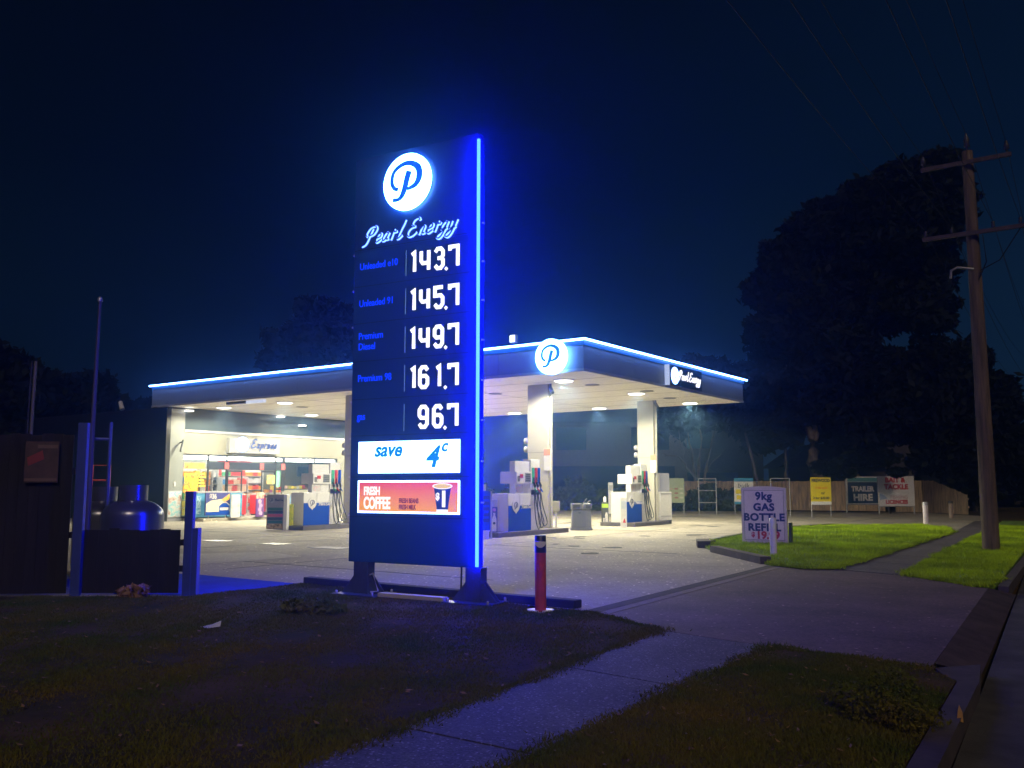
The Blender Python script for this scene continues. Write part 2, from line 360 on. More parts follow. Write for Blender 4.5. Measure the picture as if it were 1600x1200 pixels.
FC = [(-11.45, 8.05), (-11.45, 10.2), (-5.9, 10.05), (-6.27, 17.75), (-8.7, 20.6), (-9.5, 21.9), (-10.1, 23.3), (-10.62, 27.5), (-10.95, 33.4), (-10.38, 36.3), (-7.5, 38.4), (-6.0, 35.8), (-5.62, 33.8), (-5.0, 33.8), (-6.9, 52), (-8, 53.5), (-11, 56.8), (-18.5, 55), (-24.5, 52.4), (-34, 50), (-60, 50), (-60, 4), (-20, 2)]
VL = [(-4.55, 9.25), (-5.9, 10.05), (-11.45, 10.2), (-11.45, 8.05), (-20, 2), (-40, -2), (-40, -14), (-3.7, -14), (-3.95, 0), (-4.1, 3.7)]
VR = [(-3.2, 8.95), (-3.1, 4.4), (-2.95, 0), (-2.6, -14), (-.1, -14), (-.93, 0), (-1.26, 5.65), (-1.42, 8.3), (-1.72, 8.72)]
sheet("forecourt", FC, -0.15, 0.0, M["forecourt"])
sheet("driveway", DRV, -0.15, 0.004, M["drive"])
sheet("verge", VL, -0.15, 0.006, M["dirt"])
tag(sheet("verge", VR, -0.15, 0.006, M["dirt"]))
sheet("lawn_island", ISL, -0.15, 0.05, M["turf"])
sheet("verge_lawn", G2, -0.15, 0.012, M["turf"])
sheet("field", [(-5.6, 46), (-3.9, 46), (-6, 120), (-60, 150), (-130, 120), (-130, -50), (-60, -50), (-60, 50), (-34, 50), (-24.5, 52.4), (-18.5, 55), (-11, 56.8), (-8, 53.5), (-6.9, 52)], -0.15, -0.01, M["dirt"])
sheet("concrete_apron", [(-11.46, 8.12), (-11.46, 10.12), (-14.4, 10.08), (-15.5, 8.9), (-12.6, 7.6)], -.05, .004, mat("apron_glow_paint", (.006, .045, .42), .9, var=.15, vscale=2, spec=.05))  # blue light from the sign is painted into this slab's colour
sheet("concrete_patch", [(-15.85, 11.25), (-15.7, 13.9), (-17.5, 14.5), (-18.4, 12.9), (-19.5, 12.0)], -.05, .004, aggregate("patch_concrete", (.42, .40, .35), 28, .2, 0, .15))
mb = MB()
for x in (-11.0, -14.6, -20.0, -22.6, -28.0): mb.box(x, x + .02, 24.2 if x > -12 else 11, 50, -.01, .003)
for y in (12.4, 19.6, 28.6, 37.2, 43.0): mb.box(-33, -11.2 if y > 20 else -9.2, y, y + .02, -.01, .0035)
tag(mb.build("slab_joint", mat("joint_tar", (.035, .032, .03), .8)), kind="structure")
mb = MB()
for k in range(46):
    cx, cy = rnd.choice([(-15.2, 23.5), (-15.0, 32), (-23.5, 23), (-19.5, 26), (-20, 33), (-12, 27), (-13, 20), (-27.8, 23.5)]); cx += rnd.gauss(0, 1.1); cy += rnd.gauss(0, 1.6); rr = rnd.uniform(.05, .32)
    mb.flat([(cx + rr * rnd.uniform(.6, 1.2) * math.cos(a), cy + rr * rnd.uniform(.6, 1.2) * math.sin(a)) for a in np.linspace(0, 6.283, 12, endpoint=False)], -.01, .0045 + k * 2e-5)
o = mb.build("oil_stain", mat("oil_stain", (.11, .10, .085), .85, var=.35, vscale=9, spec=.1)); tag(o, "dark oil drips scattered on the forecourt concrete near the pumps", "oil stains", kind="stuff")
for x, y, w_, lb in ((-22.2, 16.45, .42, "bright steel cover plate in the forecourt, nearest the low dark fence"), (-17.3, 16.32, .5, "bright steel cover plate in the forecourt just left of the price sign"), (-19.65, 16.5, .36, "bright steel cover plate in the forecourt, middle one of the three")):
    t = T("cover_plate", lb, "cover plate", (x, y, 0))
    mb = MB(); mb.box(-w_, w_, -.25, .25, .001, .010); mb.build("lid", mat("plate_pale", (.62, .60, .54), .4, var=.1, vscale=6), t)
    mb = MB(); mb.box(-w_ - .06, w_ + .06, -.31, .31, -.01, .006); mb.build("rim", M["dgrey"], t)
# footpath with sawn joints: separate slabs in one sheet
def slabs(name, left, right, n, gap=.005):
    mb = MB(); lerp = lambda P, t: (np.interp(t, np.linspace(0, 1, len(P)), [p[0] for p in P]), np.interp(t, np.linspace(0, 1, len(P)), [p[1] for p in P]))
    for i in range(n):
        a, b = i / n + gap / n, (i + 1) / n - gap / n
        mb.flat([lerp(left, a), lerp(right, a), lerp(right, b), lerp(left, b)], -.15, 0.008)
    return tag(mb.build(name, M["path"]), kind="structure")
slabs("footpath", [(-3.6, -14), (-3.85, -2.6), (-4.15, 4.6), (-4.53, 9.22)], [(-2.7, -14), (-2.9, -2.4), (-3.1, 4.6), (-3.19, 8.92)], 6)
slabs("footpath", [(-5.03, 17.72), (-5.22, 25), (-5.62, 33.8), (-6.6, 45)], [(-3.68, 17.25), (-4.2, 25), (-4.7, 33), (-5.6, 45)], 10)
# kerb along the road
mb = MB()
ks = [(-.28, -11), (-.95, 0), (-1.24, 5.6), (-1.40, 8.25)]
for (x0, y0), (x1, y1) in zip(ks[:-1], ks[1:]): mb.flat([(x0, y0), (x0 + .15, y0), (x1 + .15, y1 - .006), (x1, y1 - .006)], -.16, .016)
mb.flat([(-1.40, 8.25), (-1.25, 8.25), (-1.38, 9.3), (-1.70, 8.9)], -.16, -.02)
ks = [(-2.1, 16.2), (-2.33, 20.5), (-2.98, 33), (-3.8, 46)]
for (x0, y0), (x1, y1) in zip(ks[:-1], ks[1:]): mb.flat([(x0, y0), (x0 + .15, y0), (x1 + .15, y1 - .006), (x1, y1 - .006)], -.16, .016)
tag(mb.build("kerb", M["kerb"]), kind="structure")
# layback between driveway and road, and the drain gutter along the driveway
mb = MB(); mb.add([(-1.70, 8.95, .009), (-1.38, 9.3, -.11), (-1.86, 16.3, -.11), (-2.2, 15.9, .009)], [(0, 1, 2, 3)]); tag(mb.build("layback", mat("layback", (0.075, 0.052, 0.045), 0.85, var=0.35, vscale=3, bump=0.4)), kind="structure")
mb = MB(); mb.flat([(-6.02, 10.1), (-5.80, 10.03), (-6.17, 17.6), (-6.37, 17.75)], -.1, .0085); tag(mb.build("drain_gutter", mat("gutter_dark", (0.05, 0.042, 0.04), 0.9, var=0.4, vscale=5)), kind="structure")
mb = MB(); mb.flat([(-5.79, 10.02), (-5.62, 9.93), (-6.0, 17.55), (-6.16, 17.6)], -.1, .0082); tag(mb.build("gutter_lip", mat("gutter_lip", (0.17, 0.135, 0.13), 0.85, var=0.2, vscale=6)), kind="structure")
# kerb edging of the lawn island
mb = MB()
P = [(-6.5, 18.2), (-8.62, 20.55)]
mb.flat([(-6.62, 18.05), (-6.45, 18.2), (-8.60, 20.72), (-8.78, 20.58)], -.1, .15)
tag(mb.build("kerb_block", M["kerb"]), "long low concrete kerb block along the front of the lit lawn", "kerb block")
mb = MB(); mb.flat([(-9.62, 21.75), (-9.36, 21.95), (-9.8, 22.9), (-10.1, 22.75)], -.1, .17); mb.box(-10.0, -9.72, 22.75, 23.2, .0, .12)
tag(mb.build("kerb_block", M["kerb"]), "short broken kerb block at the pointed tip of the lit lawn", "kerb block")
mb = MB()
B = [(-10.12, 23.3), (-10.63, 27.5), (-10.96, 33.4), (-10.4, 36.3)]
for (x0, y0), (x1, y1) in zip(B[:-1], B[1:]): mb.flat([(x0 - .06, y0), (x0 + .07, y0), (x1 + .07, y1), (x1 - .06, y1)], -.1, .10)
tag(mb.build("lawn_edging", M["dgrey"]), "thin dark edging along the forecourt side of the lit lawn", "edging")
# kerb stop under the price sign
mb = MB(); q = [(-11.35, 10.32), (-6.25, 10.22)]
mb.box(-11.4, -6.22, 10.16, 10.34, 0, .11, b=.02)
tag(mb.build("kerb_stop", mat("dark_kerb", (0.035, 0.036, 0.042), 0.8, var=0.3, vscale=4)), "long dark kerb stop behind the tall price sign", "kerb stop")

# ------------------------------------------------------------------ grass blades
def inside(P, x, y):
    c = np.zeros(len(x), bool); n = len(P)
    for i in range(n):
        x0, y0 = P[i]; x1, y1 = P[(i + 1) % n]
        k = ((y0 > y) != (y1 > y)) & (x < (x1 - x0) * (y - y0) / (y1 - y0 + 1e-12) + x0); c ^= k
    return c
def blades(name, P, n, h0, h1, w, z, m, box=None, clump=0.5):
    xs = [p[0] for p in P]; ys = [p[1] for p in P]
    b = box or (min(xs), max(xs), min(ys), max(ys))
    x = npr.uniform(b[0], b[1], n * 3); y = npr.uniform(b[2], b[3], n * 3)
    f = np.sin(x * 2.1 + 1.3 * np.sin(y * 1.7)) * np.sin(y * 2.6 + 1.1 * np.sin(x * 1.3)) + .5 * np.sin(x * 6.3 + y * 4.1)
    keep = inside(P, x, y) & (npr.random(n * 3) < np.clip(.75 + clump * f * .6, .08, 1))
    x = x[keep][:n]; y = y[keep][:n]; f = f[keep][:n]; k = len(x)
    h = npr.uniform(h0, h1, k) * (1 + clump * .45 * f); a = npr.uniform(0, 6.283, k); ln = npr.normal(0, .5, (k, 2)) * h[:, None]
    ww = w * npr.uniform(.6, 1.4, k)
    v = np.empty((k, 3, 3)); dx = np.cos(a) * ww; dy = np.sin(a) * ww
    v[:, 0] = np.stack([x - dx, y - dy, np.full(k, z)], 1); v[:, 1] = np.stack([x + dx, y + dy, np.full(k, z)], 1)
    v[:, 2] = np.stack([x + ln[:, 0], y + ln[:, 1], z + h], 1)
    me = bpy.data.meshes.new(name); me.vertices.add(k * 3); me.vertices.foreach_set("co", v.ravel())
    me.loops.add(k * 3); me.loops.foreach_set("vertex_index", np.arange(k * 3, dtype=np.int32))
    me.polygons.add(k); me.polygons.foreach_set("loop_start", np.arange(0, k * 3, 3, dtype=np.int32)); me.polygons.foreach_set("loop_total", np.full(k, 3, np.int32))
    me.update(calc_edges=True); me.materials.append(m)
    o = bpy.data.objects.new(name, me); col.objects.link(o); return tag(o, kind="stuff")
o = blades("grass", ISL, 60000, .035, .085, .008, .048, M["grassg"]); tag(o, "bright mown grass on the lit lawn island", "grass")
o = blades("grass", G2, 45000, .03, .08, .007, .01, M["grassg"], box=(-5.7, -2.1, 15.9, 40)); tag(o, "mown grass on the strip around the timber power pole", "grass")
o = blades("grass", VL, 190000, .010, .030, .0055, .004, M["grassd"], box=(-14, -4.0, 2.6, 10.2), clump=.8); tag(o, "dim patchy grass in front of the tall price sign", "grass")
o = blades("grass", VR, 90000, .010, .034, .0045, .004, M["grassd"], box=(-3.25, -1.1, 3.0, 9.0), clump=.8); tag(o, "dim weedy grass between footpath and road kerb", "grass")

def edge_tufts(name, label, pts, n, h, w, z, m, spread=.06):
    ln = [math.dist(a, b) for a, b in zip(pts[:-1], pts[1:])]; tot = sum(ln); mb = MB()
    for _ in range(n):
        u = rnd.random() * tot; i = 0
        while u > ln[i]: u -= ln[i]; i += 1
        a, b = pts[i], pts[i + 1]; f = u / ln[i]; x = a[0] + (b[0] - a[0]) * f; y = a[1] + (b[1] - a[1]) * f
        k = math.sin(u * 5.1 + i) * math.sin(u * 2.3 + 1) * .5 + .5
        x += rnd.gauss(0, spread * (.4 + k)); y += rnd.gauss(0, spread * (.4 + k)); an = rnd.uniform(0, 6.28); hh = h * rnd.uniform(.4, 1.2) * (.5 + k)
        mb.add([(x - w * math.cos(an), y - w * math.sin(an), z), (x + w * math.cos(an), y + w * math.sin(an), z), (x + rnd.gauss(0, hh * .6), y + rnd.gauss(0, hh * .6), z + hh)], [(0, 1, 2)])
    return tag(mb.build(name, m), label, "grass", None, "stuff")
edge_tufts("grass_edge", "ragged grass creeping over the left edge of the dim footpath", [(-3.95, 1.5), (-4.15, 4.6), (-4.55, 9.25), (-5.9, 10.0)], 8000, .026, .006, .006, M["grassd"])
edge_tufts("grass_edge", "ragged grass creeping over the right edge of the dim footpath", [(-3.0, 2.0), (-3.1, 4.6), (-3.2, 8.95), (-1.72, 8.75)], 8000, .026, .006, .006, M["grassd"], .07)
edge_tufts("grass_edge", "ragged grass edge along the near side of the lit lawn", [(-6.4, 17.95), (-5.63, 17.45), (-5.04, 17.7), (-5.22, 23.5), (-5.62, 33.8)], 9000, .07, .008, .02, M["grassg"])
edge_tufts("grass_edge", "ragged grass edge of the strip around the power pole", [(-4.2, 25), (-3.68, 17.25), (-2.33, 15.98), (-2.2, 17.5)], 6000, .06, .008, .01, M["grassg"])
def litter(name, label, n, P, box, size, m):
    mb = MB(); k = 0
    while k < n:
        x, y = rnd.uniform(box[0], box[1]), rnd.uniform(box[2], box[3])
        if not inside(P, np.array([x]), np.array([y]))[0]: continue
        a = rnd.uniform(0, 6.28); s_ = size * rnd.uniform(.5, 1.4); z = .02 + rnd.random() * .03
        c, d = math.cos(a) * s_, math.sin(a) * s_
        mb.add([(x - c, y - d, z), (x + d * .4, y - c * .4, z + rnd.uniform(0, .012)), (x + c, y + d, z + rnd.uniform(0, .02)), (x - d * .4, y + c * .4, z)], [(0, 1, 2, 3)]); k += 1
    return tag(mb.build(name, m), label, "leaf litter", None, "stuff")
dl = mat("dry_leaf_bits", (.22, .13, .05), .85, var=.5, vscale=7)
litter("fallen_leaves", "dry leaves and twigs scattered on the verge before the price sign", 420, VL, (-14, -4, 2.6, 10), .028, dl)
litter("fallen_leaves", "dry leaves scattered on the weedy verge by the kerb", 220, VR, (-3.2, -1, 3, 9), .022, dl)
litter("fallen_leaves", "few pale leaves lying on the lit lawn island", 60, ISL, (-11, -5, 17.5, 38), .045, mat("pale_leaf", (.5, .42, .22), .8))

# ------------------------------------------------------------------ price sign
def price_sign():
    t = T("price_sign", "tall navy fuel price sign with round white logo and blue light strip", "price sign", (-9.576, 9.597, 0), math.atan(.10035 / .99495))
    TOP = 6.62
    mb = MB(); mb.box(-.20, 2.03, 0, .17, .48, TOP, b=.006); mb.build("sign_cabinet", M["navy"], t)
    mb = MB(); mb.box(-.185, 1.99, -.003, -.0005, .50, 5.15); mb.build("face_panel", emis("navy_glare_glow", (.005, .020, .115), .42, (.012, .03, .10)), t)  # faint emission paints in the glare over the dark face
    for z in (5.11, 4.55, 3.99, 3.42, 2.85, 2.29, 1.72, 1.15):
        mb = MB(); mb.box(-.235, -.2, .01, .05, z - .012, z + .012); mb.build("panel_clip", M["white"], t)
        mb = MB(); mb.box(2.032, 2.06, .10, .14, z + .2, z + .222); mb.build("panel_clip", M["white"], t)
    mb = MB()
    for z in (5.17, 4.6, 4.03, 3.45, 2.875, 2.33, 1.72, 1.14): mb.box(-.19, 1.93, -.0045, -.0031, z - .004, z + .004)
    mb.build("panel_seam", M["black"], t)
    for x0, x1 in ((-.10, .16), (1.85, 2.095)):
        mb = MB(); mb.box(x0, x1, .0, .17, .0, .48, b=.01); lg = mb.build("leg", M["steelblue"], t)
        mb = MB(); mb.box(x0 - .26, x1 + .26, -.20, .38, .0, .028)
        for sx in (-1, 1):
            xa = x0 if sx < 0 else x1
            mb.poly([(xa, .028), (xa + sx * .24, .028), (xa + sx * .20, .07), (xa, .30)][::sx], .03, .05); mb.poly([(xa, .028), (xa + sx * .24, .028), (xa + sx * .20, .07), (xa, .30)][::sx], .12, .14)
        mb.build("base_plate", M["steelblue"], lg)
        for bx in (x0 - .2, x1 + .2):
            for by in (-.14, .32): MB().lathe([(.022, .028), (.022, .07), (.01, .075)], bx, by, 6).build("anchor_bolt", M["galv"], lg)
    mb = MB(); mb.box(.46, 1.58, -.14, -.02, .02, .075, b=.006); mb.build("footing_strip", mat("footing_pale", (.55, .52, .42), .6), t)
    mb = MB(); mb.tube([(.19, .02, .30), (.24, .02, .33), (.36, .0, .08), (.22, .0, .06)], .012, 6); mb.build("brace", M["white"], t)
    mb = MB(); mb.tube([(1.74, .08, .49), (1.72, .1, .2), (1.69, .08, .0)], .014); mb.build("conduit", M["dgrey"], t)
    # blue tube on the front right corner
    mb = MB(); mb.tube([(2.055, -.03, .50), (2.055, -.03, 6.51)], .024, 10); led = mb.build("led_tube", M["led"], t)
    for z in np.arange(.8, 6.5, .57):
        mb = MB(); mb.box(1.99, 2.0315, -.012, -.001, z - .012, z + .012); mb.box(2.031, 2.05, -.03, 0, z - .01, z + .01); mb.build("bracket", M["navyside"], led)
    # round logo, stands off the cabinet; glowing disc behind it added for a halo
    mb = MB(); mb.disc(.815, 6.09, .435, -.055, -.03, 64); lg = mb.build("logo_disc", M["w_disc"], t)
    mb = MB(); mb.disc(.815, 6.09, .41, -.029, -.018, 48); mb.build("halo_back", M["halo"], lg)
    mb = MB(); logo_P(mb, .815, 6.09, .435, -.063, -.054); mb.build("logo_letter", M["logo"], lg)
    # script name
    mb = MB(); script(mb, "Pearl Energy", -.015, 5.245, .26, .034, -.016, -.004, rise=.012, slant=.45, gap=1.25); nm = mb.build("name_lettering", M["neon"], t)
    mb = MB(); script(mb, "Pearl Energy", -.019, 5.251, .26, .018, -.026, -.022, rise=.012, slant=.45, gap=1.25); mb.build("letter_face", emis("letter_face_blue", (0.0, .03, .42), .6), nm)
    # price rows
    for i, (s_, names) in enumerate((("143.7", ["Unleaded e10"]), ("145.7", ["Unleaded 91"]), ("149.7", ["Premium", "Diesel"]), ("161.7", ["Premium 98"]), ("96.7", ["gas"]))):
        z = 4.69 - .5725 * i
        xs = {"143.7": (.845, 1.03, 1.28, 1.535), "145.7": (.845, 1.03, 1.28, 1.535), "149.7": (.845, 1.03, 1.28, 1.535), "161.7": (.86, 1.03, 1.305, 1.535), "96.7": (1.03, 1.28, 1.535)}[s_]
        ds = s_.replace(".", ""); mb = MB()
        for ch, x in zip(ds, xs): digit(mb, ch, x, z, .19, .345, .056, -.012, -.001)
        mb.poly([(1.50, z - .025), (1.53, z + .005), (1.50, z + .035), (1.47, z + .005)], -.012, -.001)
        mb.build("price_digits", M["digit"], t)
        mb = MB(); mb.box(.78, .787, -.008, -.001, z - .02, z + .37); mb.build("light_slit", emis("slit_light", (.25, .45, .8), .5), t)
        for k, nme in enumerate(names): text("fuel_name", nme, .15, M["label"], t, -.09, -.004, z + (.17 if len(names) == 1 else .24 - .16 * k), bold=.001, align="LEFT", sx=.86)
    # save panel
    mb = MB(); mb.box(-.037, 1.755, -.014, .0, 1.773, 2.237); p = mb.build("save_panel", M["w_panel"], t)
    text("save_lettering", "save", .29, M["cyan"], p, .26, -.017, 2.02, bold=.009, shear=.28, align="LEFT", sx=.98)
    text("save_lettering", "4", .42, M["cyan"], p, 1.17, -.017, 1.86, bold=.011, shear=.3, align="LEFT")
    text("save_lettering", "c", .24, M["cyan"], p, 1.44, -.017, 2.075, bold=.007, shear=.28, align="LEFT")
    # coffee panel
    mb = MB(); mb.box(-.037, 1.757, -.014, .0, 1.196, 1.667); p = mb.build("coffee_panel", M["w_panel"], t)
    m = bpy.data.materials.new("coffee_print"); m.use_nodes = True; n = m.node_tree.nodes; l = m.node_tree.links; b = n["Principled BSDF"]
    tc_ = n.new("ShaderNodeTexCoord"); sp = n.new("ShaderNodeSeparateXYZ"); l.new(tc_.outputs["Object"], sp.inputs[0])
    mr = n.new("ShaderNodeMapRange"); mr.inputs[1].default_value = 1.21; mr.inputs[2].default_value = 1.65; l.new(sp.outputs["Z"], mr.inputs[0])
    rp = n.new("ShaderNodeValToRGB"); l.new(mr.outputs[0], rp.inputs[0])
    rp.color_ramp.elements[0].color = (1, .42, .06, 1); rp.color_ramp.elements[1].color = (.85, .08, .17, 1); q = rp.color_ramp.elements.new(.55); q.color = (.95, .25, .12, 1)
    l.new(rp.outputs[0], b.inputs["Emission Color"]); b.inputs["Emission Strength"].default_value = 1.0; b.inputs["Base Color"].default_value = (.02, .02, .02, 1)
    mb = MB(); mb.box(-.012, 1.732, -.018, -.0142, 1.221, 1.642); pr_ = mb.build("coffee_print", m, p)
    wl_ = emis("print_white", (1, .92, .86), 1.25); dr = emis("print_dark_red", (.28, .01, .05), .8)
    text("coffee_lettering", "FRESH", .165, wl_, p, .08, -.021, 1.46, bold=.007, align="LEFT", sx=.66)
    text("coffee_lettering", "COFFEE", .235, wl_, p, .08, -.021, 1.262, bold=.009, align="LEFT", sx=.60)
    text("coffee_lettering", "FRESH BEANS", .095, dr, p, .725, -.021, 1.345, bold=.003, align="LEFT", sx=.60)
    text("coffee_lettering", "FRESH MILK", .095, dr, p, .725, -.021, 1.255, bold=.003, align="LEFT", sx=.60)
    mb = MB(); mb.mi = 0; mb.poly([(1.385, 1.245), (1.565, 1.245), (1.62, 1.575), (1.33, 1.575)], -.020, -.0185); mb.mi = 1; mb.poly([(1.382, 1.222), (1.568, 1.222), (1.573, 1.262), (1.377, 1.262)], -.0215, -.019)
    mb.disc(1.475, 1.585, .17, -.022, -.0195, 32, .042); mb.mi = 2; mb.disc(1.475, 1.585, .145, -.0235, -.0205, 32, .03)
    mb.build("cup_print", [emis("print_navy", (.012, .03, .2), 1), wl_, emis("print_coffee", (.9, .62, .22), 1)], p)
    text("cup_lettering", "1", .29, wl_, p, 1.435, -.024, 1.31, bold=.016, align="LEFT", sx=.9)
    text("cup_lettering", "$", .13, wl_, p, 1.365, -.024, 1.40, bold=.006, align="LEFT", sx=.9)
price_sign()
# the sign is two-sided: the face toward the forecourt
def sign_back():
    t = [o for o in scene.objects if o.name == "price_sign"][0]
    mb = MB(); mb.box(.08, 1.87, .171, .184, 1.773, 2.237); mb.build("save_panel", M["w_panel"], t)
    mb = MB(); mb.box(.08, 1.87, .171, .184, 1.196, 1.667); mb.build("coffee_panel", emis("rear_coffee_print", (1.0, .38, .22), 2.0), t)
    mb = MB(); mb.disc(1.02, 6.09, .45, .23, .29, 48); mb.build("logo_disc", M["w_panel"], t)
    for i, s_ in enumerate(("743.7", "745.7", "749.7", "767.7", "96.7")):
        mb = MB()
        for k, ch in enumerate(s_.replace(".", "")): digit(mb, ch, .11 + .24 * k, 4.69 - .5725 * i, .19, .345, .056, .172, .184)
        mb.build("price_digits", M["digit"], t)
    mb = MB(); mb.tube([(-.225, .09, .50), (-.225, .09, 5.0)], .024, 10); mb.build("led_tube", M["led"], t)  # unseen left-edge tube, added to throw blue on ground, post and tank
sign_back()

# ------------------------------------------------------------------ fuel canopy
CX0, CX1, CY0, CY1, ZS, ZT = -36.7, -14.0, 23.5, 36.7, 5.10, 5.90
def canopy():
    t = T("fuel_canopy", "large flat canopy with grey fascia and ice blue light edge over the pumps", "canopy", (-16.9, 33.6, 0))
    W = dict(parent=t, world=True)
    mb = MB(); mb.box(CX0 + .1, CX1 - .1, CY0 + .1, CY1 - .1, ZS + .06, 6.0); mb.build("roof_slab", M["dgrey"], **W)
    mb = MB(); mb.box(CX0 + .05, CX1 - .05, CY0 + .05, CY1 - .05, ZS, ZS + .05); mb.build("soffit", M["soffit"], **W)
    mb = MB()
    for y in np.arange(CY0 + 1.9, CY1, 1.9): mb.box(CX0 + .1, CX1 - .1, y, y + .025, ZS - .004, ZS)
    for x in (-20.5, -28.2): mb.box(x, x + .03, CY0 + .1, CY1 - .1, ZS - .008, ZS - .005)
    mb.build("soffit_seam", M["seam"], **W)
    for x, y in ((-15.8, 27.1), (-15.7, 33.1), (-31.0, 27.3), (-15.2, 30.1), (-20.4, 27.6)): MB().lathe([(.26, ZS - .02), (.26, ZS)], x, y, 20, smooth=False).build("soffit_vent", M["grey"], **W)
    # fascia panels (butted), with a thin bottom angle
    for nm, a, b_ in (("front", (CX0, CY0), (CX1, CY0)), ("side", (CX1, CY0), (CX1, CY1))):
        mb = MB(); ln = math.dist(a, b_); n = round(ln / 3.4)
        for i in range(n):
            u0, u1 = ln * i / n + .004, ln * (i + 1) / n - .004
            if nm == "front": mb.box(CX0 + u0, CX0 + u1, CY0, CY0 + .05, ZS + .0, ZT)
            else: mb.box(CX1 - .05, CX1, CY0 + .05 + u0 * .996, CY0 + .05 + u1 * .996, ZS + .0, ZT)
        mb.build("fascia", M["fascia"], **W)
    mb = MB(); mb.box(CX0, CX0 + .05, CY0 + .05, CY1, ZS, ZT); mb.box(CX0 + .05, CX1 - .05, CY1 - .05, CY1, ZS, ZT); mb.build("fascia", M["fascia"], **W)
    mb = MB(); mb.box(CX0 - .02, CX1 + .02, CY0 - .02, CY0 - .002, ZS - .02, ZS + .07); mb.box(CX1 + .002, CX1 + .02, CY0 - .002, CY1, ZS - .02, ZS + .07); mb.build("bottom_trim", M["lgrey"], **W)
    # light edge: channel body, its blue light painted in as glow, and ice-white tube on top, standing proud
    mb = MB(); mb.box(CX0 - .03, CX1 + .03, CY0 - .03, CY0 - .003, ZT + .0, ZT + .125); mb.box(CX1 + .003, CX1 + .03, CY0 - .003, CY1 + .1, ZT + .0, ZT + .125); ch = mb.build("light_channel", M["ledband"], **W)
    mb = MB(); mb.tube([(CX0 - .08, CY0 - .11, ZT + .16), (CX1 + .11, CY0 - .11, ZT + .16)], .036, 8); mb.tube([(CX1 + .11, CY0 - .11, ZT + .161), (CX1 + .11, CY1 + .22, ZT + .161)], .036, 8); mb.build("light_tube", M["led2"], **W)
    # columns
    for i, (x0, x1, y0, y1) in enumerate(((-17.80, -16.95, 26.0, 26.27), (-17.44, -16.70, 33.6, 33.85), (-25.6, -24.75, 24.75, 25.05))):
        mb = MB(); mb.box(x0, x1, y0, y1, .15, ZS - .001, b=.012); c = mb.build("column", M["column"], **W)
        mb = MB(); mb.box(x0 - .004, x1 + .004, y0 - .004, y1 + .004, 2.72, 2.735); s_ = mb.build("joint", M["seam"]); s_.parent = c
        mb2 = MB(); mb2.tube([(x1 + .05, y0 + .12, .15), (x1 + .05, y0 + .12, ZS - .05)], .045, 10)
        s2 = mb2.build("downpipe", M["column"]); s2.parent = c
        mb2 = MB(); mb2.mi = 0; mb2.box(x1 - .16, x1 + .12, y0 - .03, y0 - .005, 2.1, 2.85); mb2.mi = 1; mb2.box(x1 - .15, x1 + .11, y0 - .034, y0 - .03, 2.62, 2.84)
        s3 = mb2.build("notice", [M["white"], mat("notice_orange", (.75, .33, .2), .5)]); s3.parent = c
        mb2 = MB()
        for z in (3.15, 2.85): mb2.lathe([(.03, z - .11), (.1, z - .09), (.12, z), (.1, z + .09), (.03, z + .11)], x0 - .1, y0 + .1, 14)
        s4 = mb2.build("horn_speaker", M["lgrey"]); s4.parent = c
        for s_ in (s_, s2, s3, s4): s_.matrix_parent_inverse = (Matrix.Translation(t.location)).inverted()
    return t
canopy()
# round logo on the canopy edge
t = T("logo_sign", "round white lit logo on the canopy edge near its corner", "logo sign", (-15.07, CY0, 5.05))
mb = MB(); mb.disc(0, .54, .56, -.24, -.09, 56); mb.build("logo_disc", M["w_disc"], t)
mb = MB(); logo_P(mb, .02, .54, .52, -.25, -.238); mb.build("logo_letter", M["logo2"], t)
mb = MB(); mb.box(-.3, .3, -.088, -.062, .3, .7); mb.build("bracket", M["dgrey"], t)
# name box on the right side of the canopy
t = T("name_sign", "navy name box with lit white lettering on the right canopy face", "name sign", (CX1, 29.1, 5.15), R(90))
mb = MB(); mb.box(.0, 2.80, -.22, -.09, 0, .74); mb.build("sign_box", mat("sign_navy", (.006, .012, .05), .4), t)
mb = MB(); mb.box(-.012, -.001, -.215, -.025, .0, .74); mb.build("lit_return", emis("lit_return", (.62, .72, 1), .8), t)
mb = MB(); mb.disc(.42, .37, .31, -.235, -.221, 40); d = mb.build("logo_disc", M["w_panel"], t)
mb = MB(); logo_P(mb, .42, .37, .27, -.241, -.236); mb.build("logo_letter", emis("logo_pink", (.75, .62, .66), 1.0), d)
mb = MB(); script(mb, "Pearl Energy", .74, .27, .33, .05, -.235, -.222, slant=.3, gap=1.1); mb.build("name_lettering", M["digit"], t)
# downlights
rows = {25.3: "front", 30.5: "middle", 35.4: "rear"}
LX = {-15.85: "road side", -20.3: "second", -25.0: "third", -29.8: "fourth", -33.9: "shop side"}
first = None
def downlight(x, y, label):
    global first
    if first is None:
        t = T("canopy_light", label, "downlight", (x, y, ZS), 0, "round downlights under the canopy")
        mb = MB(); mb.lathe([(.37, -.035), (.37, -.001)], n=24, smooth=False); mb.build("bezel", M["white"], t)
        mb = MB(); mb.lathe([(.10, -.085), (.24, -.075), (.30, -.055), (.31, -.0355)], n=24); mb.build("lens", M["lens"], t)
        ld = bpy.data.lights.new("downlight_beam", "SPOT"); ld.shadow_soft_size = .22; ld.spot_size = R(168); ld.spot_blend = .25; ld.energy = 1800; ld.color = (1.0, .92, .66)
        lo = bpy.data.objects.new("downlight_beam", ld); col.objects.link(lo); lo.parent = t; lo.location = (0, 0, -.12)
        first = t; return t
    return copy_thing(first, (x, y, ZS), label=label)
for x, xn in LX.items():
    for y, yn in rows.items(): downlight(x, y, f"round canopy downlight in the {yn} row, {'on the ' if 'side' in xn else ''}{xn} {'' if 'side' in xn else 'from the road side'}".strip())
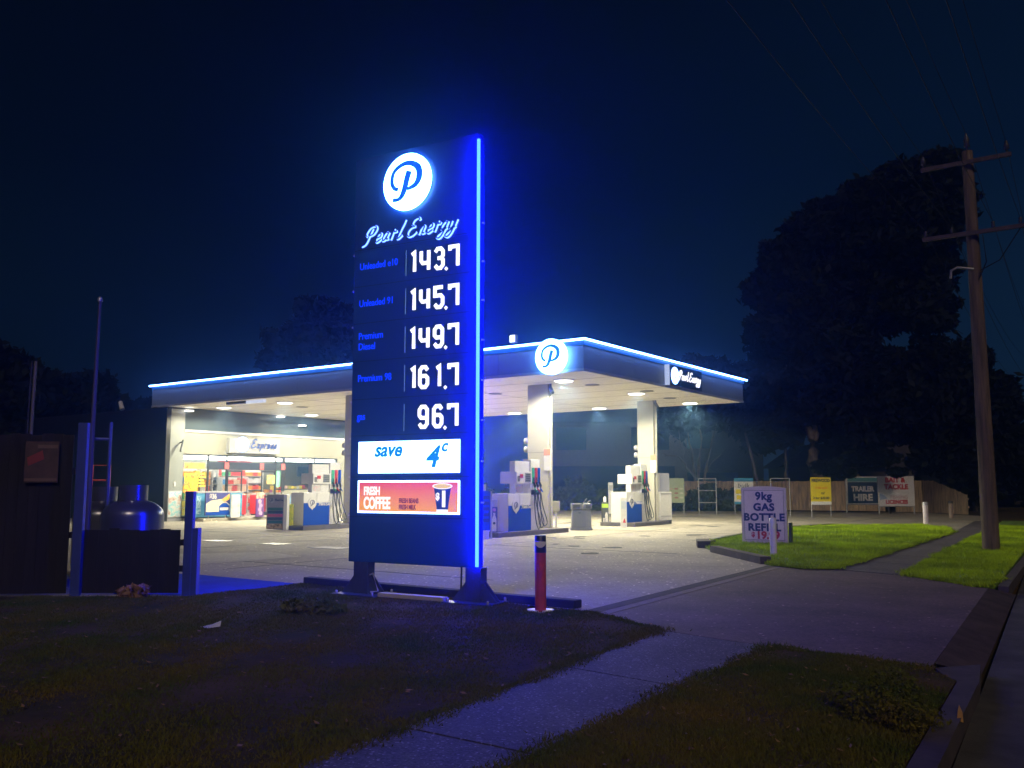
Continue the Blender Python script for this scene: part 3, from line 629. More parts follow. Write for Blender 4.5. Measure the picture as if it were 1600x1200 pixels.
# flood light on the canopy roof, cameras on the columns
t = T("floodlight", "small white floodlight standing on the canopy roof edge", "floodlight", (-16.7, 23.7, 6.03))
mb = MB(); mb.tube([(0, 0, -.03), (0, 0, .2)], .02); mb.build("bracket", M["dgrey"], t)
mb = MB(); mb.box(-.17, .08, -.12, .02, .19, .46, b=.03); mb.build("lamp_head", M["lgrey"], t)
mb = MB(); mb.box(-.15, .06, -.128, -.121, .21, .44); mb.build("lamp_face", emis("flood_face", (.9, .97, 1), 2.0), t)
for x, y, lb in ((-16.86, 26.05, "grey bullet security camera at top of the front column"), (-16.60, 33.65, "grey bullet security camera at top of the right rear column")):
    t = T("security_camera", lb, "camera", (x, y, ZS), R(25), "cameras under the canopy")
    mb = MB(); mb.tube([(0, 0, 0), (0, 0, -.14)], .03); mb.build("bracket", M["grey"], t)
    mb = MB(); mb.tube([(-.02, .06, -.12), (.1, -.22, -.32)], .06, 12); mb.build("housing", M["grey"], t)
    mb = MB(); mb.tube([(.1, -.22, -.32), (.112, -.25, -.34)], .045, 12); mb.build("lens", M["black"], t)
# box fittings under the front soffit
t = T("exit_fitting", "dark box and lit white fitting under front canopy edge", "light fitting", (-30.6, 23.9, ZS))
mb = MB(); mb.box(-1.3, 0, 0, .16, -.1, -.001); mb.build("housing", M["dgrey"], t)
mb = MB(); mb.box(.01, 1.1, 0, .16, -.12, -.001); mb.build("lit_box", emis("fitting_white", (.8, .85, 1), .9), t)

# ------------------------------------------------------------------ pump islands and pumps
mb = MB(); mb.box(-18.1, -16.38, 22.3, 26.4, 0, .15, b=.02); tag(mb.build("pump_island", mat("island_dark", (.11, .10, .11), .8, var=.2)), "raised kerbed island under the nearest pump and front column", "island")
mb = MB(); mb.box(-17.9, -16.35, 31.2, 34.2, 0, .15, b=.02); tag(mb.build("pump_island", MATS["island_dark"]), "raised kerbed island under the right rear pump", "island")
mb = MB(); mb.box(-26.1, -24.65, 21.9, 25.35, 0, .15, b=.02); tag(mb.build("pump_island", MATS["island_dark"]), "raised kerbed island under the left pump before the shop", "island")
def pump(loc, label):
    t = T("fuel_pump", label, "fuel pump", loc, R(90), "fuel pumps on the islands")
    z0 = -.10
    mb = MB(); mb.box(0, 1.26, .012, .70, z0 + .10, 1.18, b=.012); mb.box(.02, 1.24, .04, .66, z0, z0 + .10); mb.build("body", M["white"], t)
    mb = MB(); mb.box(.0, 1.255, .0, .011, z0 + .1, .80); p = mb.build("blue_panel", M["blue"], t)
    mb = MB(); mb.disc(.40, .80, .20, -.012, .008, 36); mb.poly([(.22, .74), (.40, .54), (.58, .74)], -.0115, .006); e_ = mb.build("emblem", M["white"], p)
    mb = MB(); logo_P(mb, .40, .79, .16, -.017, -.0125); mb.build("emblem_letter", M["darkblue"], e_)
    mb = MB(); script(mb, "Pearl Energy", .72, .71, .13, .022, -.004, .0005, slant=.25, gap=1.05); mb.build("name_lettering", M["white"], p)
    mb = MB(); mb.box(.42, 1.25, .05, .26, 1.18, 2.22, b=.01); mb.build("mast", M["white"], t)
    mb = MB(); mb.box(.40, 1.26, -.03, .62, 1.50, 1.88, b=.012); h = mb.build("display_head", M["white"], t)
    mb = MB(); mb.mi = 0; mb.box(.88, 1.2, -.036, -.0305, 1.55, 1.84); mb.mi = 1; mb.box(.58, .76, -.036, -.0305, 1.68, 1.80)
    mb.mi = 2
    for k in range(4): mb.box(.90 + (k % 2) * .03, 1.18, -.04, -.0365, 1.58 + k * .065, 1.61 + k * .065)
    
    mb.build("display", [mat("lcd_grey", (.23, .26, .22), .3), M["red"], M["dgrey"]], h)
    mb = MB()
    for zz in (1.0, 1.38): mb.box(.44, 1.24, .044, .0495, zz, zz + .006)
    mb.box(.63, .636, .004, .0115, .82, 1.16); mb.build("panel_seam", M["lgrey"], t)
    mb = MB(); mb.box(.46, .86, .04, .0495, 1.24, 1.46); mb.build("notice", pattern_mat("pump_notice", [(.7, .3, .3), (.6, .6, .58), (.35, .35, .4)], 12) if "pump_notice" not in bpy.data.materials else bpy.data.materials["pump_notice"], t)
    mb = MB()
    for a in range(3):
        for b_ in range(4): mb.box(.46 + a * .045, .495 + a * .045, -.036, -.0305, 1.57 + b_ * .045, 1.603 + b_ * .045)
    mb.build("keypad", M["dgrey"], h)
    mb = MB(); mb.box(1.27, 1.80, .02, .34, z0, 2.30, b=.012); mb.build("hose_cabinet", M["white"], t)
    mb = MB(); mb.box(1.29, 1.79, .006, .0195, 1.14, 1.30); mb.build("nozzle_holster", M["darkblue"], t)
    cols = [M["green"], M["red"], M["blue"]]
    for i, cm in enumerate(cols):
        x = 1.34 + i * .17
        mb = MB(); mb.box(x, x + .13, .0, .019, 1.50, 2.02); n = mb.build("grade_strip", cm, t)
        mb = MB(); mb.tube([(x + .065, -.01, 1.56), (x + .065, -.06, 1.42), (x + .065, -.05, 1.24)], [.03, .042, .035], 8); mb.tube([(x + .065, -.03, 1.58), (x + .065, -.015, 1.70)], .016, 6)
        mb.mi = 1; mb.tube([(x + .02, -.07, 1.36), (x + .12, -.11, 1.22)], .02, 6)
        mb.build("nozzle", [M["black"], cm], t)
        dx = .26 + .05 * i; lo = .02 + .05 * i
        mb = MB(); pts = [(x + .06, -.05, 1.24), (x + .0, -.09, .8), (x + .02, -.13, .3), (x + .14, -.15, lo), (x + .14 + dx * .5, -.14, .25), (x + .06 + dx * .2, -.10, .75), (x + .11, -.02, 1.25)]
        Q = []
        for a in range(len(pts) - 1):
            p0, p1, p2, p3 = [Vector(pts[max(0, min(len(pts) - 1, a + k))]) for k in (-1, 0, 1, 2)]
            for k in range(5):
                u = k / 5; Q.append(.5 * (2 * p1 + (p2 - p0) * u + (2 * p0 - 5 * p1 + 4 * p2 - p3) * u * u + (3 * p1 - p0 - 3 * p2 + p3) * u ** 3))
        mb.tube(Q, .017, 6); mb.build("hose", M["black"], t)
    return t
p0 = pump((-16.55, 23.1, .15), "fuel pump nearest the price sign, with front column behind it")
copy_thing(p0, (-16.75, 31.3, .15), label="fuel pump on the right rear island, beside the grey bin")
copy_thing(p0, (-25.15, 22.35, .15), label="fuel pump at left, standing before the shop windows")

# ------------------------------------------------------------------ forecourt items
def board(name, label, cat, x, y, rz, w, h, m, base=.06, th=.06, legs=True):
    t = T(name, label, cat, (x, y, 0), rz)
    mb = MB(); mb.box(-w / 2, w / 2, -th / 2, th / 2, base, h, b=.008); f = mb.build("panel", m, t)
    if legs:
        mb = MB(); mb.box(-w / 2, w / 2, -th * 2, th * 2, 0, base - .001); mb.build("foot", M["dgrey"], t)
    return t
t = T("price_board", "grey board of coloured fuel price rows standing left of the left pump", "price board", (-25.75, 21.6, 0), R(30))
mb = MB(); mb.box(-.32, .32, -.10, .10, .03, 1.27, b=.01); f = mb.build("panel", mat("board_lilac", (.30, .27, .31), .5), t)
mb = MB(); mb.box(.322, .45, -.16, .1, 0, 1.27, b=.01); mb.build("side_post", M["white"], t)
for k, c in enumerate(((.03, .16, .16), (.03, .06, .16), (.5, .05, .13), (.03, .06, .16), (.02, .16, .26))):
    z = .80 - k * .115
    mb = MB(); mb.box(-.28, .28, -.108, -.1005, z - .10, z); r_ = mb.build("price_row", mat(f"row_ink_{'abcde'[k]}", c, .4), t)
mb = MB(); mb.disc(-.15, 1.06, .10, -.108, -.1005, 24); d = mb.build("emblem", M["lgrey"], t)
mb = MB(); logo_P(mb, -.15, 1.06, .11, -.115, -.1085); mb.build("emblem_letter", M["darkblue"], d)
mb = MB(); script(mb, "Pearl Energy", -.02, 1.04, .075, .014, -.104, -.1005, slant=.25); mb.build("name_lettering", M["darkblue"], t)
mb = MB(); mb.box(-.28, .28, -.106, -.1005, .06, .22); mb.build("picture", pattern_mat("board_picture", [(.05, .04, .05), (.5, .35, .2), (.7, .6, .5)], 9), t)
t = T("bottle_stand", "narrow yellow and black display stand beside the left pump", "display stand", (-25.6, 22.05, 0), R(40))
mb = MB(); mb.box(-.16, .0, -.1, .1, 0, .85, b=.01); mb.build("black_side", M["dgrey"], t)
mb = MB(); mb.box(.003, .16, -.1, .1, 0, .92, b=.01); mb.build("yellow_side", pattern_mat("yellow_print", [(.75, .65, .02), (.65, .7, .05), (.15, .3, .04)], 6), t)
t = T("price_board", "tall blue price board with white foot left of the nearest pump", "price board", (-16.45, 21.75, 0), R(35))
mb = MB(); mb.box(-.42, .16, -.06, .06, .25, 1.42, b=.01); mb.build("panel", M["blue"], t)
mb = MB()
for k in range(5): mb.box(-.36, .12, -.066, -.0605, .5 + k * .17, .6 + k * .17)
mb.build("price_row", M["darkblue"], t)
mb = MB(); mb.box(.165, .21, -.08, .08, 0, 1.42); mb.build("edge_post", M["lgrey"], t)
mb = MB(); mb.box(-.30, .12, -.12, .12, 0, .249, b=.01); mb.build("foot", M["white"], t)
mb = MB(); mb.box(-.16, .02, -.05, .05, 1.422, 1.62, b=.01); mb.build("cap_box", M["white"], t)
t = T("display_board", "dark display board with two white bottle pictures at near pump end", "display board", (-16.75, 22.45, .15), R(35))
mb = MB(); mb.box(-.2, .2, -.03, .03, 0, .78, b=.006); p = mb.build("panel", mat("board_violet", (.05, .05, .20), .5), t)
mb = MB(); mb.box(-.2, .2, -.03, .03, .781, 1.0); mb.build("header", M["lgrey"], t)
for x in (-.1, .1):
    mb = MB(); mb.poly([(x - .07, .03), (x + .07, .03), (x + .07, .4), (x + .03, .52), (x + .03, .6), (x - .03, .6), (x - .03, .52), (x - .07, .4)], -.036, -.0305); mb.mi = 1; mb.disc(x, .28, .04, -.038, -.0365, 16); mb.build("bottle_picture", [M["white"], M["darkblue"]], p)
    mb = MB(); mb.disc(x, .69, .055, -.036, -.0305, 20); mb.build("round_picture", pattern_mat("round_print", [(.4, .05, .25), (.6, .3, .5)], 8), p)
# service bin
t = T("service_bin", "grey windscreen washing bin between the pumps with squeegees on top", "bin", (-16.85, 28.0, 0), R(35))
mb = MB(); mb.rings([[(-.36, -.3, .05), (.36, -.3, .05), (.36, .3, .05), (-.36, .3, .05)], [(-.32, -.27, .72), (.32, -.27, .72), (.32, .27, .72), (-.32, .27, .72)]], smooth=False); mb.box(-.39, .39, -.33, .33, 0, .08, b=.02); mb.build("body", M["grey"], t)
mb = MB(); mb.poly([(-.29, .1), (.14, .1), (.13, .69), (-.27, .69)], -.315, -.29); d = mb.build("door", mat("bin_door", (.13, .145, .17), .4), t)
mb = MB(); mb.box(-.12, -.02, -.32, -.315, .60, .63); mb.build("handle", M["black"], d)
mb = MB(); mb.box(-.36, .02, -.31, .2, .73, .95, b=.04); mb.box(.10, .37, -.31, .2, .73, .95, b=.04); mb.build("hood", M["grey"], t)
mb = MB(); mb.box(-.30, -.05, -.316, -.3, .77, .9); mb.box(.15, .32, -.316, -.3, .77, .9); mb.build("opening", M["dgrey"], t)
mb = MB(); mb.box(-.1, .36, .201, .3, .72, .9, b=.03); mb.tube([(.06, -.1, .7), (.09, -.12, .98), (.2, -.1, 1.12)], .012, 6); mb.tube([(.22, 0, .9), (.27, .02, 1.02), (.34, .02, 1.04)], .015, 6); mb.build("squeegee", M["lgrey"], t)
t = T("payment_box", "small cream box on a stand behind the grey bin", "box", (-18.3, 28.6, 0), R(35))
mb = MB(); mb.box(-.14, .14, -.12, .12, .62, 1.0, b=.03); mb.build("box", M["cream"], t)
mb = MB(); mb.tube([(0, 0, 0), (0, 0, .62)], .04); mb.build("stand", M["lgrey"], t)
t = T("advert_sign", "narrow dark sign with lime top and white bottle left of rear pump", "advert sign", (-17.9, 31.6, 0), R(33))
mb = MB(); mb.box(-.14, .14, -.05, .05, .06, .92, b=.005); p = mb.build("panel", mat("advert_dark", (.06, .065, .06), .5), t)
mb = MB(); mb.box(-.13, .13, -.056, -.0505, .70, .86); mb.build("lime_print", mat("lime", (.35, .55, .03), .5), p)
mb = MB(); mb.poly([(.0, .12), (.11, .12), (.11, .42), (.08, .52), (.03, .52), (.0, .42)], -.056, -.0505); mb.poly([(-.08, .12), (-.02, .12), (-.02, .3), (-.08, .3)], -.056, -.0505); mb.build("bottle_picture", M["white"], p)
mb = MB(); mb.box(-.15, .15, -.1, .1, 0, .06); mb.build("foot", M["white"], t)
mb = MB(); mb.lathe([(.055, .921), (.055, 1.1), (.02, 1.14)], 0, 0, 14); mb.build("cap", M["white"], t)
t = T("advert_sign", "narrow white sign with red picture in front of the rear pump", "advert sign", (-16.5, 30.55, 0), R(33))
mb = MB(); mb.box(-.12, .12, -.05, .05, .03, 1.12, b=.005); p = mb.build("panel", M["white"], t)
mb = MB(); mb.poly([(-.04, .18), (.08, .18), (.03, .36)], -.056, -.0505); mb.build("red_picture", M["red"], p)
mb = MB(); mb.box(-.1, .1, -.055, -.0505, .70, 1.0); mb.build("pale_print", mat("pale_blue_print", (.55, .62, .68), .5), p)
mb = MB(); mb.box(-.12, .12, -.1, .1, 0, .029); mb.build("foot", M["white"], t)
t = T("kiosk_cabinet", "white cabinet with grey box on top beside the right column", "cabinet", (-16.75, 34.45, 0), R(70))
mb = MB(); mb.box(-.32, .32, -.2, .35, .16, 1.32, b=.01); mb.build("body", M["white"], t)
mb = MB(); mb.box(-.3, .3, -.206, -.2005, 1.22, 1.27); mb.box(-.3, .3, -.206, -.2005, .3, .34); mb.build("slot", M["lgrey"], t)
mb = MB(); mb.box(-.32, .32, -.18, .35, 0, .16); mb.build("plinth", M["dgrey"], t)
mb = MB(); mb.box(-.1, .45, .05, .75, 1.321, 2.1, b=.015); mb.build("upper_box", mat("box_grey", (.28, .28, .33), .5), t)
t = T("white_post", "plain white post standing far behind the forecourt", "post", (-25.0, 44.8, 0), R(35))
mb = MB(); mb.box(-.13, .13, -.08, .08, 0, 1.75, b=.02); mb.build("shaft", M["white"], t)
mb = MB(); mb.box(-.11, .11, -.085, -.0805, 1.3, 1.6); mb.build("plate", M["lgrey"], t)

# ------------------------------------------------------------------ shop
def shop():
    t = T("convenience_shop", "lit roadside shop with cream front and dark cladding under the canopy", "shop", (-35.7, 23.55, 0), R(90))
    # local: x along the front (world +Y), y into the shop (world -X)
    L = 16.5; D = 12.5
    mb = MB(); mb.box(.0, .22, -.12, D, 0, 5.03); mb.build("side_wall", M["cladding"], t)
    mb = MB(); mb.box(.222, .98, -.04, .1, .12, 5.02); mb.build("grey_panel", mat("grey_gloss_panel", (.30, .32, .31), .18, var=.06, vscale=1.5, coat=.5), t)
    mb = MB(); mb.box(.22, 1.0, -.1, .3, 0, .12); mb.build("plinth", M["lgrey"], t)
    mb = MB(); mb.box(.985, L, -.02, .1, 4.12, 5.09); mb.build("upper_band", M["band"], t)
    mb = MB(); mb.box(.985, L, -.05, .12, 4.0, 4.115); mb.build("band_trim", M["lgrey"], t)
    mb = MB(); mb.box(.985, L, .0, .12, 3.02, 3.998); mb.build("cream_front", M["cream"], t)
    mb = MB(); mb.box(6.75, L, .0, .12, .0, 1.36); mb.box(10.45, L, .0, .12, 1.36, 3.018); mb.build("lower_wall", M["cream"], t)
    mb = MB(); mb.box(.24, L, 6.5, 6.6, .121, 3.29); mb.box(.22, L, D - .1, D, 0, 4.9); mb.box(L, L + .2, -.0, D, 0, 5.0); mb.build("rear_wall", M["cream"], t)
    mb = MB(); mb.box(.22, L, .13, D - .1, 5.0, 5.09); mb.build("roof", M["dgrey"], t)
    mb = MB(); mb.box(.22, L, .13, D - .1, 3.3, 3.36); mb.build("ceiling", M["white"], t)
    mb = MB(); mb.box(.22, L, .121, D - .1, .0, .12); mb.build("shop_floor", mat("shop_tiles", (.5, .47, .42), .3), t)
    for y in (.9, 3.2, 5.6):
        mb = MB()
        for x in (1.6, 4.2, 6.8, 9.4): mb.box(x - .25, x + 1.95, y, y + .3, 2.80 + y * .03, 2.95 + y * .03)
        mb.build("ceiling_lamp", M["lamp"], t)
    # window frames
    fr = mat("frame_dark", (.03, .03, .035), .4)
    mb = MB()
    for x in (1.0, 2.37, 3.40, 6.33, 8.88, 10.40): mb.box(x - .035, x + .035, .03, .1, .12 if x < 6.6 else 1.36, 3.018)
    mb.box(1.04, 6.3, .031, .099, 2.96, 3.016); mb.box(6.37, 10.36, .031, .099, 2.96, 3.016); mb.box(1.04, 2.33, .031, .099, .12, .18); mb.box(6.37, 10.36, .031, .099, 1.361, 1.42)
    f = mb.build("window_frame", fr, t)
    mb = MB(); mb.box(2.41, 6.29, .025, .12, 2.32, 2.68); mb.build("door_header", mat("door_header", (.035, .04, .055), .35), t)
    mb = MB(); mb.box(6.66, 6.86, -.03, .0, 1.3, 2.96); mb.build("dark_post", fr, t)
    for x0, x1, z0, z1 in ((1.04, 2.33, .18, 2.96), (2.41, 3.36, 2.68, 2.96), (3.44, 6.29, 2.68, 2.96), (2.41, 3.36, .13, 2.32), (6.37, 8.84, 1.42, 2.96), (8.92, 10.36, 1.42, 2.96)):
        mb = MB(); mb.box(x0, x1, .055, .061, z0, z1); mb.build("pane", GLASS, t)
    for x0, x1 in ((3.42, 4.28), (5.42, 6.28)):
        mb = MB(); mb.box(x0, x0 + .05, .0, .04, .13, 2.31); mb.box(x1 - .05, x1, .0, .04, .13, 2.31); mb.box(x0 + .05, x1 - .05, .001, .039, 2.22, 2.31); mb.box(x0 + .05, x1 - .05, .001, .039, .13, .3); mb.box(x0 + .05, x1 - .05, .001, .039, 1.0, 1.06)
        d = mb.build("sliding_door", fr, t); mb = MB(); mb.box(x0 + .05, x1 - .05, .016, .022, .3, 2.22); mb.build("pane", GLASS, d)
    for x in (3.36, 5.42, 6.73):
        mb = MB(); mb.box(x - .12, x + .12, -.012 if x < 6.6 else -.045, -.002 if x < 6.6 else -.032, 2.36, 2.66); mb.build("red_notice", mat("notice_red", (.7, .12, .12), .5), t)
    mb = MB(); mb.box(5.75, 6.25, -.01, -.002, 1.65, 2.1); mb.build("door_poster", pattern_mat("door_print", [(.1, .55, .35), (.8, .45, .1), (.2, .6, .4)], 4), t)
    mb = MB(); mb.box(6.38, 6.62, .045, .05, 1.5, 2.3); mb.build("green_poster", mat("mint", (.25, .65, .45), .5), t)
    # poster on the grey panel
    mb = MB(); mb.box(.25, .95, -.075, -.042, .16, 1.36); p = mb.build("poster_frame", M["lgrey"], t)
    mb = MB(); mb.box(.29, .91, -.082, -.0755, .2, 1.32); mb.build("poster", pattern_mat("pastel_print", [(.75, .65, .5), (.72, .74, .72), (.3, .68, .72), (.75, .78, .75), (.6, .4, .32), (.1, .1, .12)], 2.6), p)
    mb = MB(); mb.box(.52, .62, -.07, -.042, 1.55, 1.75); mb.build("small_box", M["white"], t)
    mb = MB(); mb.tube([(.75, -.05, 3.5), (.75, -.3, 3.55)], .03); mb.tube([(.74, -.32, 3.62), (.5, -.5, 3.1)], .045, 8); mb.build("wall_camera", M["dgrey"], t)
    # window stickers, left bay
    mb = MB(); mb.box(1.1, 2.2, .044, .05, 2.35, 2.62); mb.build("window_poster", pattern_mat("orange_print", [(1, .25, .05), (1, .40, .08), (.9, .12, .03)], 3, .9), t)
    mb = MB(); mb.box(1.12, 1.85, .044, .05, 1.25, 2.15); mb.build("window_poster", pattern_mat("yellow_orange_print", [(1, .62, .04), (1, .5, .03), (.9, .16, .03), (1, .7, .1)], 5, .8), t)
    mb = MB()
    for k in range(5): mb.box(1.87, 2.25 - .05 * (k % 3), .044, .05, 1.52 + k * .14, 1.60 + k * .14)
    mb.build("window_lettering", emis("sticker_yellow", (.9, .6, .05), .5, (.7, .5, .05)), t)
    # lit name panel
    mb = MB(); mb.box(3.3, 6.3, -.24, -.001, 3.12, 3.84, b=.01); s = mb.build("sign_panel", mat("sign_panel_grey", (.33, .33, .33), .6), t)
    mb = MB(); mb.disc(4.02, 3.54, .35, -.30, -.241, 40); d = mb.build("logo_disc", M["w_panel"], s)
    mb = MB(); logo_P(mb, 4.02, 3.54, .26, -.306, -.301); mb.build("logo_letter", emis("logo_faint", (.75, .78, .95), 1.1), d)
    mb = MB(); script(mb, "Express", 4.52, 3.38, .42, .09, -.262, -.241, slant=.3, gap=1.26); n = mb.build("name_lettering", M["white"], s)
    mb = MB(); script(mb, "Express", 4.51, 3.39, .42, .07, -.276, -.266, slant=.3, gap=1.26); mb.build("letter_face", emis("express_blue", (.01, .09, .50), 1), n)
    for x in (1.05, 6.35, 7.8):
        mb = MB(); mb.box(x, x + .001, -.05, 0, 4, 4.01)
    # wall washers
    for x, z in ((1.05, 4.93), (6.3, 4.98), (7.75, 4.62)): MB().lathe([(.2, z), (.2, z + .05)], x, -.22, 16, smooth=False).build("wall_washer", M["lens"], t)
    return t
shop()
# raised path before the shop
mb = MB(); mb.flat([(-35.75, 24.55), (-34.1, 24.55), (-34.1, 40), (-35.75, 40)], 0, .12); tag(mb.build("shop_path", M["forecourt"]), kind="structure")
S = lambda lx, ly: (-35.7 - ly, 23.55 + lx)
def shop_thing(name, label, cat, lx, ly, z=.12, group=None):
    x, y = S(lx, ly); return T(name, label, cat, (x, y, z), R(90), group)
# products / shelves inside
inks = [(.7, .08, .06), (.85, .35, .05), (.85, .7, .1), (.1, .3, .65), (.75, .72, .68), (.12, .45, .2), (.5, .1, .35), (.06, .06, .07), (.8, .55, .4)]
PM = [mat(f"packet_{n}", c, .45) for n, c in zip("red orange yellow blue white green plum black peach".split(), inks)]
def shelf(label, lx, ly, w, h, rows_, tint=None):
    t = shop_thing("shop_shelf", label, "shelf", lx, ly, .12, "stocked shelves inside the shop")
    mb = MB(); mb.box(0, w, .3, .34, 0, h); mb.box(-.03, 0, 0, .34, 0, h); mb.box(w, w + .03, 0, .34, 0, h)
    for k in range(rows_): z = .08 + k * (h - .1) / rows_; mb.box(0, w, 0, .299, z - .02, z)
    mb.build("rack", M["white"], t)
    mb = MB()
    for k in range(rows_):
        z = .08 + k * (h - .1) / rows_; x = .01; run = 0
        while x < w - .14:
            if run <= 0: mb.mi = rnd.choice(tint) if tint and rnd.random() < .75 else rnd.randrange(len(PM)); run = rnd.randrange(2, 6); hh = rnd.uniform(.5, .9) * (h - .1) / rows_
            d = rnd.uniform(.09, .14); mb.box(x, x + d - .012, .03, .28, z + .001, z + hh); x += d; run -= 1
    o = mb.build("packets", PM, t); o["kind"] = "stuff"
    return t
shelf("bright shelf of orange and yellow packets behind the left shop window", 1.1, 1.6, 2.0, 2.3, 6, [1, 2, 2, 1])
shelf("tall shelf of mixed white and red packets behind the glass panel left of the door", 3.2, 2.6, 1.3, 2.2, 6, [1, 0, 1, 2])
shelf("low shelf of red packets just inside the open shop door", 3.9, 1.0, .9, 1.1, 4, [0, 0, 1, 0])
shelf("shelf of dark packets at the back seen through the open door", 4.7, 4.2, 1.3, 2.3, 6, [7, 4, 7])
shelf("shelf of peach and orange packets right of the open shop door", 5.7, 3.4, 1.6, 1.9, 5, [1, 0, 8])
shelf("wide shelf of pale packets along the rear shop wall", 6.8, 6.0, 3.6, 2.4, 6, [1, 8, 0, 4])
shelf("wide shelf of orange packets along the rear shop wall", 1.2, 6.0, 3.4, 2.4, 6, [1, 2, 0])
t = shop_thing("counter", "pale service counter with small goods behind the right shop window", "counter", 6.7, 1.2)
mb = MB(); mb.box(0, 3.5, 0, .7, 0, 1.05); mb.box(-.05, 3.55, -.05, .75, 1.051, 1.1); mb.build("bench", M["white"], t)
mb = MB()
for k in range(16): mb.mi = rnd.choice([0, 1, 4, 8, 2, 6]); x = .1 + k * .2; mb.box(x, x + .15, .05, .3, 1.101, 1.2 + rnd.random() * .28)
mb.build("counter_goods", PM, t)["kind"] = "stuff"
t = shop_thing("hanging_screen", "dark blue hanging screen behind the right shop window", "screen", 8.25, .6, 2.05)
mb = MB(); mb.box(0, 1.9, 0, .1, 0, .52, b=.01); mb.build("casing", mat("screen_blue", (.02, .035, .09), .3), t)
mb = MB(); mb.box(1.78, 1.86, -.006, -.001, .06, .46); mb.build("lit_edge", emis("screen_light", (.5, .75, 1), 1.2), t)
mb = MB(); mb.tube([(.3, .05, .52), (.3, .05, 1.12)], .015); mb.tube([(1.5, .05, .52), (1.5, .05, 1.12)], .015); mb.build("hanger", M["dgrey"], t)
t = shop_thing("hanging_banner", "long red banner hanging inside above the shop door", "banner", 3.9, 1.4, 2.62)
mb = MB(); mb.box(0, 2.0, 0, .03, 0, .2); mb.build("cloth", M["redlit"], t)
mb = MB(); mb.tube([(.1, .015, .2), (.1, .015, .55)], .006, 5); mb.tube([(1.9, .015, .2), (1.9, .015, .55)], .006, 5); mb.build("cord", M["dgrey"], t)
# chest freezers and displays outside
t = shop_thing("ice_freezer", "long blue ice freezer beneath the left shop window", "freezer", 1.0, -1.0)
mb = MB(); mb.box(0, 1.65, 0, .75, .05, 1.12, b=.02); mb.build("body", mat("ice_blue", (.10, .36, .60), .4), t)
mb = MB(); mb.box(-.02, 1.67, -.02, .77, 1.121, 1.2, b=.015); mb.build("lid", M["lgrey"], t)
mb = MB(); mb.box(.05, 1.6, .05, .7, 0, .05); mb.build("foot", M["dgrey"], t)
mb = MB(); mb.box(.06, .3, -.007, -.001, .2, 1.0); mb.build("print", pattern_mat("ice_print", [(.08, .3, .55), (.5, .75, .85), (.1, .35, .6)], 6), t)
t = shop_thing("ice_freezer", "blue ice freezer with pictures of ice, nearest the shop door", "freezer", 2.72, -1.0)
mb = MB(); mb.box(0, .82, 0, .75, .05, 1.12, b=.02); mb.build("body", MATS["ice_blue"], t)
mb = MB(); mb.box(-.02, .84, -.02, .77, 1.121, 1.18, b=.015); mb.build("lid", M["lgrey"], t)
mb = MB(); mb.box(.03, .79, -.007, -.001, .12, 1.05); mb.build("print", pattern_mat("ice_print_cubes", [(.03, .22, .48), (.05, .4, .6), (.45, .75, .82), (.04, .3, .55)], 4, kind="vor"), t)
mb = MB(); mb.box(.05, .77, .05, .7, 0, .05); mb.build("foot", M["dgrey"], t)
t = shop_thing("advert_board", "broad framed advert reading $36 in front of the blue freezer", "advert board", 1.15, -1.5)
mb = MB(); mb.box(0, 1.32, -.03, .03, .14, 1.14, b=.008); p = mb.build("panel", mat("advert_navy", (.05, .05, .25), .5), t)
mb = MB(); mb.poly([(.04, .30), (1.28, .30), (1.28, .62), (.85, .86), (.3, .80), (.04, .66)], -.036, -.0305); mb.build("pale_print", mat("advert_pale", (.72, .70, .52), .5), p)
mb = MB(); mb.poly([(.82, .82), (1.26, 1.10), (1.28, .86), (1.0, .70)], -.040, -.0365); mb.build("flame_print", pattern_mat("flame_print", [(.9, .2, .05), (1, .6, .05), (.9, .3, .3)], 5), p)
mb = MB(); mb.poly([(.72, .17), (1.26, .17), (1.26, .55), (1.1, .68), (.9, .68), (.72, .55)], -.041, -.037); mb.mi = 1; mb.box(.76, 1.22, -.044, -.0415, .36, .48); mb.build("bucket_print", [M["blue"], M["white"]], p)
mb = MB(); mb.box(.04, 1.28, -.036, -.0305, .16, .29); mb.build("blue_print", M["blue"], p)
text("price_lettering", "$36", .30, M["white"], p, .38, -.04, .88, bold=.012, sx=.8)
mb = MB(); mb.tube([(.2, 0, 0), (.2, 0, .14)], .02, 6); mb.tube([(1.1, 0, 0), (1.1, 0, .14)], .02, 6); mb.build("leg", M["lgrey"], t)
t = shop_thing("advert_sign", "narrow pastel advert sign standing before the ice freezers", "advert sign", 2.35, -1.75)
mb = MB(); mb.box(0, .46, -.04, .04, .02, 1.05, b=.006); p = mb.build("panel", M["white"], t)
mb = MB(); mb.box(.03, .43, -.046, -.0405, .06, 1.0); mb.build("print", pattern_mat("pastel_sign", [(.75, .45, .35), (.75, .72, .66), (.35, .6, .7)], 3), p)
mb = MB(); mb.box(-.02, .48, -.15, .15, 0, .02); mb.build("foot", M["dgrey"], t)
t = shop_thing("advert_sign", "narrow purple advert sign standing before the shop door", "advert sign", 3.78, -1.7)
mb = MB(); mb.box(0, .42, -.04, .04, .02, .86, b=.006); p = mb.build("panel", mat("sign_purple", (.16, .06, .30), .5), t)
mb = MB()
for k in range(4): mb.disc(.21 + .03 * (-1) ** k, .18 + k * .18, .1, -.046, -.0405, 18)
mb.build("print", pattern_mat("flower_print", [(.75, .7, .75), (.5, .3, .6), (.8, .7, .3)], 9), p)
mb = MB(); mb.box(0, .42, -.03, .03, .861, 1.14, b=.006); mb.build("header", pattern_mat("header_print", [(.8, .2, .15), (.85, .7, .55)], 5), t)
